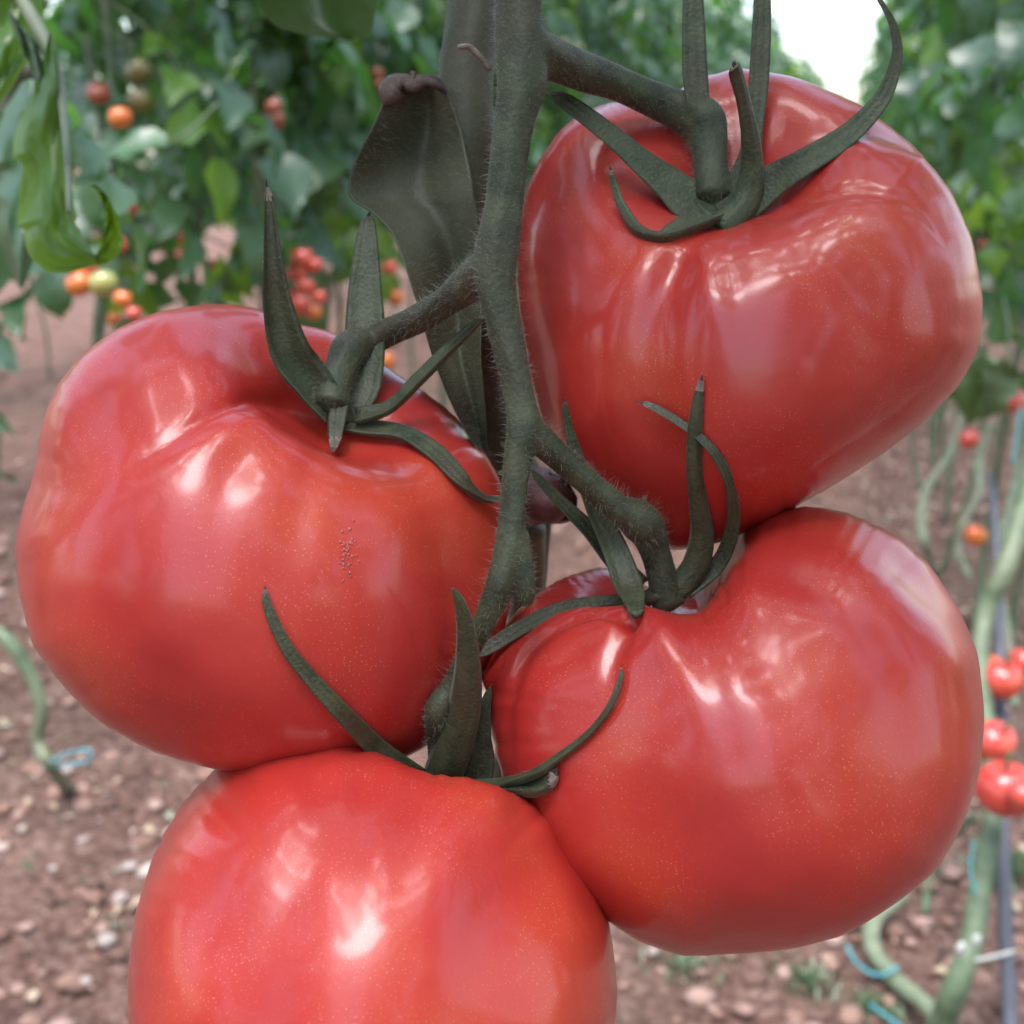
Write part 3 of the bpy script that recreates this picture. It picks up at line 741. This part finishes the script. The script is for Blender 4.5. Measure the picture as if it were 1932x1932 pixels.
# hanging curled leaf at upper left, on its own neighbouring plant
lp = thing('tomato_plant', 'plant at the left edge with a bright curled leaf hanging in front', 'plant', (-.30, .52, 0), None)
q = [(-40,-60,10),(30,-10,14),(75,60,15),(105,130,12),(120,220,8),(128,320,6),(130,400,4)]
V, F = tube([P(a_, b_, .50-.0002*b_) for a_, b_, c_ in q], [PX(c_, .46) for a_, b_, c_ in q], 9, 6, .05, 1)
part('leaf_stalk', mesh('leaf_stalk', V, F, [M['vine_pale']]), lp)
def outline_leaf(mid, wl, wr, dep0, dep1, seed, teeth=5, curl=.02):
    """hanging leaf: midrib points (u, v), left and right half widths in px, with toothed lobes and a cupped blade"""
    n = len(mid); c = catmull([(m_[0], m_[1], l_) for m_, l_ in zip(mid, wl)], 10); c2 = catmull([(m_[0], m_[1], q_) for m_, q_ in zip(mid, wr)], 10)
    T = frames(np.column_stack([c[:, :2], np.zeros(len(c))])); V = []; F = []; m = 8; k = 2*m+1
    for i in range(len(c)):
        t = i/(len(c)-1); nx, ny = -T[i][1], T[i][0]
        saw = 1+.28*((t*teeth+.13*seed) % 1)*math.sin(math.pi*t)
        for q in range(-m, m+1):
            x = q/m; w_ = (c2[i][2] if x > 0 else c[i][2])*(saw if abs(x) > .5 else 1)
            u = c[i][0]-nx*w_*x; v = c[i][1]-ny*w_*x+10*x*x
            V.append(P(u, v, dep0+(dep1-dep0)*t+curl*x*x+.003*math.sin(t*16+x*5+seed)+.0016*math.cos(x*20+t*9)))
    for i in range(len(c)-1):
        for q in range(k-1): F.append((i*k+q, (i+1)*k+q, (i+1)*k+q+1, i*k+q+1))
    return V, F
for mid, wl, wr, d0_, d1_, mt, sd_, cu_ in (
     ([(20,-150), (25,-60), (22,40), (10,120), (-8,190)], [30,60,60,40,3], [30,50,42,28,3], .50, .49, 'leaf_bright', 1, .02),
     ([(96,60), (104,150), (100,240), (100,320), (108,400), (125,450), (190,488)], [6,34,62,55,62,60,3], [6,14,24,30,30,34,3], .465, .45, 'leaf_bright', 2, .015),
     ([(60,150), (48,240), (60,330), (40,420), (40,540)], [20,50,60,40,3], [20,50,50,40,3], .62, .60, 'leaf', 3, .03),
     ([(178,486), (196,462), (206,430), (206,395), (196,362), (172,345)], [8,26,22,12,6,2], [5,8,8,8,6,2], .448, .44, 'leaf_bright', 4, -.01),
     ([(18,20), (60,90), (92,160), (100,230)], [5,12,14,4], [5,16,16,4], .475, .47, 'leaf', 5, .01)):
    V, F = outline_leaf(mid, wl, wr, d0_, d1_, sd_, 4, cu_); part('leaf', mesh('leaf', V, F, [M[mt]]), lp)
V, F = tube([P(60,120,.8), P(40,230,.82), P(0,330,.85), P(-60,470,.92), Vector((-.60, .9, .3)), Vector((-.62, .95, 0))], [.014, .013, .015, .012, .009, .009], 10, 6, .25, 1)
part('stem', mesh('stem', V, F, [M['plantstem']]), lp)
parts = []; st = []
for i in range(4):
    compound(P(-90+10*i, 10+30*i, .85), 2.5+i*1.3, -.2, .16, rl, parts, st)
V, F, _ = join(*parts); part('foliage', mesh('foliage', V, F, [M['leaf']]), lp)

# ------------------------------------------------------------------ rows of plants
ROWDIR = Vector((.25, .97, 0)).normalized(); RA = math.atan2(ROWDIR.y, ROWDIR.x)
def proto_plant(seed, zlo, zhi, nleaf, rad, bright=.12, big=1.0):
    r = random.Random(seed); A = []; B = []; S = []
    sway = [Vector((r.uniform(-.04, .04), r.uniform(-.04, .04), z)) for z in (0, .25, .5, .75, 1.0, 1.35, 1.7, 2.05, 2.35)]
    sway[0].z = -.02
    stem = tube(sway, [.009, .0085, .008, .0085, .008, .0075, .007, .006, .004], 9, 4, .2, seed)
    for i in range(nleaf):
        z = zlo+(zhi-zlo)*(i+r.random())/nleaf; j = min(7, int(z/.3)); c = sway[min(8, max(0, int(z/.29)))]
        (B if r.random() < bright else A).append(1)
        tgt = B if r.random() < bright else A
        tmp_ = []
        compound((c.x, c.y, z), r.uniform(0, 6.283), r.uniform(-.45, .5), rad*r.uniform(.7, 1.15), r, tmp_, S, big*r.uniform(.9, 1.25), 6, 2)
        tgt += tmp_
    A = [x for x in A if x != 1]; B = [x for x in B if x != 1]
    Vf, Ff, If = join(*[(x[0], x[1], 0) for x in A], *[(x[0], x[1], 1) for x in B])
    Vs, Fs, _ = join(*S)
    return (mesh('stem', *stem, [M['vine']]), mesh('foliage', Vf, Ff, [M['leaf'], M['leaf_bright']], If), mesh('leaf_stalks', Vs, Fs, [M['vine']]))
PR = [proto_plant(100+i, .93, 2.4, 46, .33, .16) for i in range(5)]
PRR = [proto_plant(200+i, .98, 2.4, 44, .29, .2) for i in range(3)]
def place(protos, i, x, y, rz, label, group, sc=1.0):
    root = thing('tomato_plant', label, 'plant', (x, y, 0), group, rz, sc)
    for nme, me_ in zip(('stem', 'foliage', 'leaf_stalks'), protos[i % len(protos)]):
        obj(nme, me_, root)
rp = random.Random(21)
LL = ['leafy tomato plant nearest on the left row, behind the left tomato', 'second nearest leafy plant on the left row, beside the red fruit clusters',
      'leafy plant on the left row seen just left of the thick main stem']
GL, GR, GF = 'tomato plants along the row left of the path', 'tomato plants along the row right of the path', 'tomato plants in the rows beyond'
n_ = 0
s_ = 0.30
while s_ < 34:
    b = Vector((-.80, 2.0, 0))+ROWDIR*s_+Vector((rp.uniform(-.05, .05)+.05*max(0, s_-5), rp.uniform(-.05, .05), 0))
    place(PR, n_, b.x, b.y, rp.uniform(0, 6.28), LL[n_] if n_ < 3 else 'green leafy tomato plant further along the row left of the path', GL, rp.uniform(.96, 1.06))
    n_ += 1; s_ += .35 if s_ < 6 else (.55 if s_ < 12 else 1.3)
LR = ['leafy plant nearest on the right row at the right picture edge', 'second leafy plant on the right row beside the sky gap']
n_ = 0; s_ = .55
while s_ < 24:
    b = Vector((.80, 1.4, 0))+ROWDIR*s_+Vector((rp.uniform(-.05, .05), rp.uniform(-.05, .05), 0))
    place(PRR, n_, b.x, b.y, rp.uniform(0, 6.28), LR[n_] if n_ < 2 else 'green leafy tomato plant further along the row right of the path', GR, rp.uniform(.96, 1.04))
    n_ += 1; s_ += .45 if s_ < 6 else (.6 if s_ < 12 else 1.3)
for off, n2 in ((-1.35, 15), (-2.7, 12), (1.35, 9)):
    for i in range(n2):
        b = Vector((-.80 if off < 0 else .66, 1.8, 0))+ROWDIR*(i*.75+1.0)+Vector((off*.97, -off*.25, 0))
        if off > 0: b += ROWDIR*1.5
        place(PR if i % 2 else PRR, i, b.x, b.y, rp.uniform(0, 6.28), 'green leafy tomato plant in a row behind the first row', GF)
# plants beside and behind the photographer: their leaves and the gaps between them mirror in the fruit
for i, (x, y) in enumerate([(-.75, -.25), (-.95, .55), (.62, -.35), (.72, .35), (-.95, -.9), (.45, -1.0), (-1.0, -1.6), (.35, -1.8)]):
    place(PR, i, x, y, i*1.3, 'leafy tomato plant of the rows beside the photographer', 'tomato plants beside the photographer')

# ------------------------------------------------------------------ far fruit, each a tomato of its own
def far_fruit(u, v, rpx, d, mat, label, seed, green_cap=True):
    if v < 300 and u < 900: mat = {'tomato_far': 'tomato_shaded', 'tomato_green': 'green_shaded'}.get(mat, mat)  # upper left fruit get the skins with shade painted in
    r = random.Random(seed); c = P(u, v, d); rad = PX(rpx, d)
    root = thing('tomato', label, 'tomato', c, 'small blurred tomatoes in the rows behind')
    lob = [(r.uniform(0, 6.28), .3, r.uniform(.03, .1)) for _ in range(4)]
    V, F = fruit_grid(28, 18, .86, .2, lob, seed, .3)
    t = Matrix.Rotation(r.uniform(-.5, .5), 3, 'X') @ Matrix.Rotation(r.uniform(-.5, .5), 3, 'Y')
    V = [t @ (v_*rad) for v_ in V]; obj('fruit', mesh('fruit', V, F, [M[mat]]), root)
    ps = []
    for i in range(5):
        a = i*1.257+r.random(); dv = t @ Vector((math.cos(a), math.sin(a), .25)); up = t @ Vector((0, 0, 1))
        ps.append(leaflet(rad*.7, rad*.1, t @ Vector((0, 0, rad*.66)), dv, up, r, .5, 4, 1))
    ps.append(tube([t @ Vector((0, 0, rad*.62)), t @ Vector((0, 0, rad*1.0)), t @ Vector((rad*.2, 0, rad*1.3))], [rad*.07]*3, 6, 2))
    V, F, _ = join(*ps); obj('calyx', mesh('calyx', V, F, [M['leaf']]), root)
FR = [(570,488,24,3.0,'tomato_far','bright red tomato at the top of the red cluster left of the dark sepal'),
      (560,516,20,3.0,'tomato_far','deep red tomato in the middle of the red cluster behind the left tomato'),
      (592,500,17,3.0,'tomato_far','rosy red tomato at the right of the red cluster behind the left tomato'),
      (565,575,24,3.0,'tomato_far','orange red tomato low in the cluster just above the left tomato'),
      (590,588,18,3.05,'tomato_orange','orange tomato at the lower right of the red cluster above the left tomato'),
      (548,556,16,3.05,'tomato_far','small red tomato at the left of the lower red cluster'),
      (150,535,26,2.2,'tomato_orange','orange tomato at the left of the cluster under the curled leaf'),
      (195,535,28,2.2,'tomato_green','yellow green tomato in the cluster under the curled leaf'),
      (165,505,22,2.25,'tomato_far','red tomato half hidden at the top of the cluster under the curled leaf'),
      (232,565,19,2.3,'tomato_orange','small orange red tomato right of the yellow green one'),
      (252,592,16,2.3,'tomato_far','small red tomato peeking above the top of the left tomato'),
      (222,462,18,2.4,'tomato_far','dark red tomato beside the thin stem below the flat pale leaf'),
      (186,176,23,2.25,'tomato_far','red tomato darkened for shade among the upper left leaves'),
      (226,222,23,2.15,'tomato_orange','yellow orange tomato above the flat pale leaf'),
      (262,190,26,2.3,'tomato_green','green tomato darkened for shade among the upper left leaves'),
      (262,135,26,2.3,'tomato_green','brownish green tomato near the top left behind the leaves'),
      (516,225,22,2.5,'tomato_far','pointed dark red tomato in the leaves left of the clasping leaf base'),
      (350,450,14,3.4,'tomato_orange','small orange tomato between leaves above the left tomato'),
      (343,480,13,3.4,'tomato_far','small red orange tomato just above the back of the left tomato'),
      (735,505,15,3.4,'tomato_far','red tomato right of the upright grey sepal'),
      (725,680,22,3.4,'tomato_orange','orange tomato seen behind the left pedicel'),
      (745,560,17,3.6,'tomato_orange','pale orange tomato right of the upright grey sepal and below the red one'),
      (712,138,13,3.0,'tomato_far','tiny red brown tomato near the withered leaf edge'),
      (1062,82,12,4.6,'tomato_green','yellow tomato right of the top of the fruit stalk'),
      (1045,110,11,4.6,'tomato_green','pale yellow tomato close to the top stalk joint'),
      (1090,90,10,4.6,'tomato_green','small pale yellow tomato above the upper right pedicel'),
      (1900,712,22,2.7,'tomato_far','red tomato at the right edge above two others'),
      (1870,716,14,2.8,'tomato_far','small red tomato peeking left of the edge fruit'),
      (1908,758,26,2.6,'tomato_far','pink red tomato at the right edge below the topmost ones'),
      (1829,828,20,2.6,'tomato_far','single small red tomato hanging between upper and lower right tomatoes'),
      (1842,1010,22,2.5,'tomato_orange','flat orange red tomato low between the pale stalks'),
      (1890,1282,40,1.75,'tomato_far','pale red tomato at the right edge behind the lower right tomato'),
      (1868,1290,28,1.8,'tomato_far','pale pink tomato partly behind the lower right tomato'),
      (1930,1250,30,1.8,'tomato_far','orange red tomato cut by the right edge'),
      (1876,1400,44,1.7,'tomato_far','orange red tomato half hidden above the largest edge tomato'),
      (1897,1488,58,1.55,'tomato_far','largest distant tomato, glossy orange red, cut by the right edge'),
      (1852,460,12,3.6,'tomato_far','tiny red tomato beside the upper right tomato'),
      (1858,498,12,3.6,'tomato_far','tiny pink red tomato just below the other tiny one'),
      (345,445,12,3.0,'tomato_orange','tiny orange tomato high in the gap above the back of the left tomato'),
      (395,500,13,3.0,'tomato_far','small red tomato low between two leaves above the top of the left tomato'),
      (250,395,12,2.6,'tomato_far','tiny red tomato left of the thin stem in the upper left leaves'),
      (208,450,14,2.6,'tomato_far','dark red tomato close beside the curled leaf tip'),
      (135,500,17,2.3,'tomato_far','red tomato above the orange one under the curled leaf'),
      (215,600,14,2.5,'tomato_orange','orange tomato lowest in the cluster under the curled leaf'),
      (576,540,19,2.9,'tomato_far','crimson tomato between the upper and lower red clusters'),
      (602,560,15,2.9,'tomato_far','red tomato at the right of the lower red cluster'),
      (540,580,12,2.9,'tomato_orange','small orange tomato at the foot of the lower red cluster'),
      (740,640,14,2.9,'tomato_far','red tomato above the orange one behind the left pedicel'),
      (515,200,17,2.4,'tomato_far','dark red tomato above the pointed one in the upper leaves'),
      (715,160,10,3.0,'tomato_far','second tiny red brown tomato below the first near the withered leaf edge'),
      (1930,1500,30,1.5,'tomato_far','red tomato behind the largest distant one, mostly outside the right edge'),
      (1868,1255,22,1.8,'tomato_orange','small orange tomato atop the pale red edge cluster'),
      (1895,296,13,2.4,'tomato_green','pale cream green small tomato in the right foliage')]
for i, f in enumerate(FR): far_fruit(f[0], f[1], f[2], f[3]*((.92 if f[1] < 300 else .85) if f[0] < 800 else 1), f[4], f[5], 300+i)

# ------------------------------------------------------------------ bare lower vines, pole, twine
def vine(pts, mat, name, label, cat='vine', group='bare lower stems of the rows', extra=None, w=.12):
    a, b = chain(pts); V, F = tube(a, b, 12, 6, w, len(pts)); V = [Vector(v) for v in V]
    base = a[-1]; root = thing(name, label, cat, base, group); part('stem', mesh('stem', V, F, [M[mat]]), root); return root
def gd(u, v): return ground_at(u, v)[1]
v1 = vine([(-60,1120,11,2.1),(-20,1180,12,2.05),(18,1212,14,2.03),(58,1275,13,2.03),(78,1340,13,2.03),(72,1400,13,2.04),(98,1450,13,2.04),(128,1488,13,gd(128,1488))], 'vine', 'vine', 'bent dark green stem rooted in the soil at the left edge')
v2 = vine([(1955,860,17,1.9),(1932,960,19,1.85),(1895,1075,19,1.8),(1858,1160,18,1.8),(1850,1280,17,1.75),(1868,1420,18,1.7),(1872,1560,20,1.62),(1852,1650,21,1.60),(1838,1760,22,1.57),(1800,1870,24,1.55),(1765,1965,27,gd(1765,1965))], 'vine', 'vine', 'thick upright green stem below the largest distant tomato')
v3 = vine([(1700,1690,15,1.85),(1650,1735,16,1.8),(1648,1790,17,1.75),(1685,1845,17,1.7),(1740,1890,17,1.62),(1790,1935,18,1.58)], 'vine_pale', 'vine', 'pale tan bent stem lying on the soil, tied with turquoise twine')
vine([(1815,780,7,3.0),(1790,860,8,2.95),(1750,920,9,2.9),(1738,985,10,2.8),(1750,1040,8,2.75),(1765,1080,6,gd(1765,1080))], 'vine_pale', 'vine', 'thin pale curved stalk left of the small single red tomato')
vine([(1872,800,8,2.8),(1848,860,9,2.8),(1846,930,9,2.75),(1818,985,8,2.7),(1808,1040,7,2.7),(1830,1090,6,2.6)], 'vine_pale', 'vine', 'thin pale stalk between the single red tomato and the orange one')
vine([(1932,780,10,2.5),(1920,880,10,2.5),(1905,960,10,2.4),(1880,1060,9,2.3),(1900,1200,9,2.1),(1915,1330,9,1.95)], 'vine_pale', 'vine', 'pale green stalk crossing the grey pole at the right edge')
vine([(1840,1540,8,1.9),(1790,1580,9,1.95),(1755,1640,8,2.0),(1745,1720,7,gd(1745,1720))], 'vine', 'vine', 'thin leaning green stem behind the lower right edge of the right tomato')
pole = vine([(1868,900,6,2.1),(1875,960,7,2.0),(1883,1100,9,1.9),(1888,1400,12,1.75),(1893,1640,14,1.66),(1906,1940,15,1.6),(1915,2010,15,gd(1915,2010))], 'pole', 'support_pole', 'dark bluish grey pole standing at the lower right edge', 'pole', None, w=0)
V, F = tube([P(1840,1812,1.5), P(1870,1806,1.5), P(1912,1795,1.5)], [.0025]*3, 6, 3); obj('clip', mesh('clip', V, F, [M['clip']]), label='white plastic tie joining the thick stem to the dark pole', cat='tie')
for u, v, r_, lb in ((1812,1790,13,'white bud scale on the left of the thick green stem'), (1842,1775,12,'white bud scale on the right of the thick green stem'),):
    V, F = fruit_grid(14, 10, 1.2, 0, ()); s = PX(r_, 1.52); c = P(u, v, 1.53); V = [Vector((v_.x*.8, v_.y*.6, v_.z*(1+.4*v_.x)))*s*.9+c for v_ in V]
    part('node_scar', mesh('node_scar', V, F, [M['clip']]), v2)
def twine(pts, label, rpx=3.0):
    rpx *= .75; tw_ = random.Random(len(label)); pts = [(p[0]+tw_.uniform(-4, 4), p[1]+tw_.uniform(-4, 4), p[2]) for p in pts]
    a = [P(*p) for p in pts]; V, F = tube(a, [PX(rpx, pts[0][2])]*len(a), 6, 5, .3, 2)
    obj('twine', mesh('twine', V, F, [M['twine']]), label=label, cat='twine', group='turquoise twine on the vines')
twine([(1598,1783,1.75),(1612,1812,1.73),(1640,1836,1.7),(1672,1840,1.68),(1698,1826,1.68)], 'turquoise twine looped round the pale bent stem', 5)
twine([(1640,1895,1.6),(1665,1915,1.58),(1700,1935,1.56)], 'turquoise twine near the bottom edge under the pale bent stem', 5)
twine([(1840,1590,1.57),(1834,1640,1.56),(1842,1690,1.55)], 'turquoise twine running down the thick green stem')
twine([(100,1440,2.0),(125,1422,2.0),(165,1418,2.0),(172,1432,2.0),(140,1440,2.0),(108,1446,2.0)], 'turquoise twine loop at the foot of the left vine', 4)
for u, v, d, lb in ((1935,770,1.9,'turquoise twine on the stem at the right edge'),):
    twine([(u-8,v,d),(u-14,v+60,d),(u-22,v+110,d)], lb)
# big dark leaf low on the right row, and the flat pale leaf on the left
def single_leaf(u, v, d, L, W, dirn, nrm, mat, label, seed):
    r = random.Random(seed); root = thing('tomato_leaf', label, 'leaf', P(u, v, d))
    V, F = leaflet(L, W, (0, 0, 0), dirn, nrm, r, .35, 12, 4)
    obj('blade', mesh('blade', V, F, [M[mat]]), root)
    V, F = tube([Vector((0, 0, 0)), -Vector(dirn).normalized()*.03+Vector((0, .01, .02)), -Vector(dirn).normalized()*.05+Vector((0, .06, .05))], [.0018]*3, 6, 3)
    obj('stalk', mesh('stalk', V, F, [M['vine']]), root)
single_leaf(1850,665,1.9,.13,.05,(.02,-.02,-1),(0,-1,.25),'leaf_dark','dark green leaf hanging behind the right edge of the upper tomato',3)
single_leaf(1895,690,1.9,.10,.035,(-.25,-.1,-1),(0,-1,.25),'leaf_dark','smaller dark green leaf hanging beside the right edge tomatoes',5)
single_leaf(320,272,1.6,.115,.032,(-1,0,-.03),(0,-.45,.9),'leaf','flat pale blue green leaf pointing left under the orange tomato',4)
# yellow bloom at the left edge
g0, dd0 = ground_at(5, 600)

# litter along the rows: dry and green leaf scraps, too many to count
def litter():
    r_ = random.Random(77); V = []; F = []; I = []
    for i in range(3400):
        side = r_.random() < .62; s_ = r_.uniform(-.5, 11) if side else r_.uniform(0, 6)
        b = (Vector((-.80, 2.0, 0)) if side else Vector((.80, 1.4, 0)))+ROWDIR*s_
        b += Vector((r_.gauss(0, .34 if side else .25), r_.gauss(0, .2), 0)); z = gheight(b.x, b.y)+.004
        L_ = r_.uniform(.008, .035); a = r_.uniform(0, 6.28); up = r_.uniform(0, .9)*L_; wd = L_*r_.uniform(.12, .4); o = len(V)
        dx, dy = math.cos(a), math.sin(a)
        V += [(b.x, b.y, z), (b.x+dx*L_*.5-dy*wd, b.y+dy*L_*.5+dx*wd, z+up), (b.x+dx*L_, b.y+dy*L_, z+up*.4), (b.x+dx*L_*.5+dy*wd, b.y+dy*L_*.5-dx*wd, z+up*.8)]
        F.append((o, o+1, o+2, o+3)); I.append(r_.choice([0, 0, 1, 2]))
    obj('leaf_litter', mesh('leaf_litter', V, F, [M['litter'], M['weed'], M['gravel']], I, False), label='dry and green leaf scraps lying along the foot of the rows', kind='stuff')
litter()
rv = random.Random(5); VP_ = []
for k_ in range(4):
    pts = [Vector((rv.uniform(-.03, .03)+.04*math.sin(j*1.3+k_), rv.uniform(-.03, .03), j*.19-.01)) for j in range(8)]
    VP_.append(mesh('stem', *tube(pts, [.0075]*4+[.006]*4, 8, 4, .25, k_), [M['vine_pale' if k_ % 2 else 'vine']]))
for i in range(34):
    b = (Vector((-.80, 2.0, 0))+ROWDIR*(.4+i*.33) if i < 26 else Vector((.86, 1.6, 0))+ROWDIR*(1.6+(i-26)*.5))+Vector((rv.gauss(0, .12), rv.gauss(0, .05), 0))
    root = thing('vine', 'bare pale green lower stem standing in the row left of the path' if i < 26 else 'bare pale green lower stem standing in the row right of the path', 'vine', b, 'bare stems standing in the left row' if i < 26 else 'bare stems standing in the right row', rv.uniform(0, 6.28))
    obj('stem', VP_[i % 4], root)

# greenhouse hoops far down the path
for i, s_ in enumerate((9.0, 15.0)):
    c = Vector((-.07, 1.7, 0))+ROWDIR*s_; side = Vector((ROWDIR.y, -ROWDIR.x, 0)); pts = []
    for j in range(17):
        a = math.pi*j/16; pts.append(c+side*(-4*math.cos(a))+Vector((0, 0, 1.6*min(1, 1)+1.7*math.sin(a))))
    pts = [pts[0]-Vector((0, 0, 1.6))]+pts+[pts[-1]-Vector((0, 0, 1.6))]
    V, F = tube(pts, [.02]*len(pts), 8, 2)
    obj('greenhouse_hoop', mesh('greenhouse_hoop', V, F, [M['hoop']]), label=['nearer galvanised hoop arching over the rows', 'farther galvanised hoop arching over the rows'][i], cat='hoop', group='greenhouse hoops over the rows')

# ------------------------------------------------------------------ plant hairs
def hairs(V, F, n, Lr, seed, rad=.000022):
    V = np.asarray(V, float); T = []
    for f in F:
        for j in range(1, len(f)-1): T.append((f[0], f[j], f[j+1]))
    T = np.array(T); A, B, D = V[T[:, 0]], V[T[:, 1]], V[T[:, 2]]; nn = np.cross(B-A, D-A); ar = np.linalg.norm(nn, axis=1); ok = ar > 1e-14
    g = np.random.default_rng(seed); idx = g.choice(len(T), n, p=(ar*ok)/(ar*ok).sum()); r1_ = np.sqrt(g.random(n)); r2_ = g.random(n)
    p = A[idx]*(1-r1_)[:, None]+B[idx]*(r1_*(1-r2_))[:, None]+D[idx]*(r1_*r2_)[:, None]
    nr_ = nn[idx]/ar[idx][:, None]; d = nr_+g.normal(0, .3, (n, 3)); d /= np.linalg.norm(d, axis=1)[:, None]
    L = Lr[0]+(Lr[1]-Lr[0])*g.random(n)**2.5
    u = np.cross(d, [.3, .2, .9]); u /= np.linalg.norm(u, axis=1)[:, None]; w_ = np.cross(d, u); bend = g.normal(0, .25, (n, 3))
    mid = p+d*(L*.55)[:, None]; tip = p+(d+bend)*L[:, None]; out = []
    for c_, rr in ((p, rad), (mid, rad*.7)):
        for k in range(3):
            a = k*2.0944; out.append(c_+(u*math.cos(a)+w_*math.sin(a))*rr)
    out.append(tip); Vh = np.stack(out, 1).reshape(-1, 3); b = np.arange(n)*7
    Fh = []
    for k in range(3):
        k2 = (k+1) % 3; Fh.append(np.stack([b+k, b+k2, b+3+k2, b+3+k], 1).tolist()); Fh.append(np.stack([b+3+k, b+3+k2, b+6], 1).tolist())
    return Vh, [f for q in Fh for f in q]
Vh, Fh = hairs(TRUSS['V'], TRUSS['F'], 13000, (.0003, .0030), 1)
part('hairs', mesh('hairs', Vh, Fh, [M['hair']]), truss, kind='stuff')
hv = []; 
j = 0
for k, L in SEP.items():
    acc = []
    for _ in L:
        V_, F_, q_ = HAIRSRC[j]; acc.append(hairs(V_, F_, 420, (.0004, .0018), 10+j)); j += 1
    V_, F_, _ = join(*acc); part('hairs', mesh('hairs', V_, F_, [M['hair']]), HERO[k][0], kind='stuff')
acc = []
for V_, F_, q_ in HAIRSRC[j:]: acc.append(hairs(V_, F_, int(6000*q_), (.0006, .0032), 40+j)); j += 1
V_, F_, _ = join(*acc); part('hairs', mesh('hairs', V_, F_, [M['hair']]), own, kind='stuff')
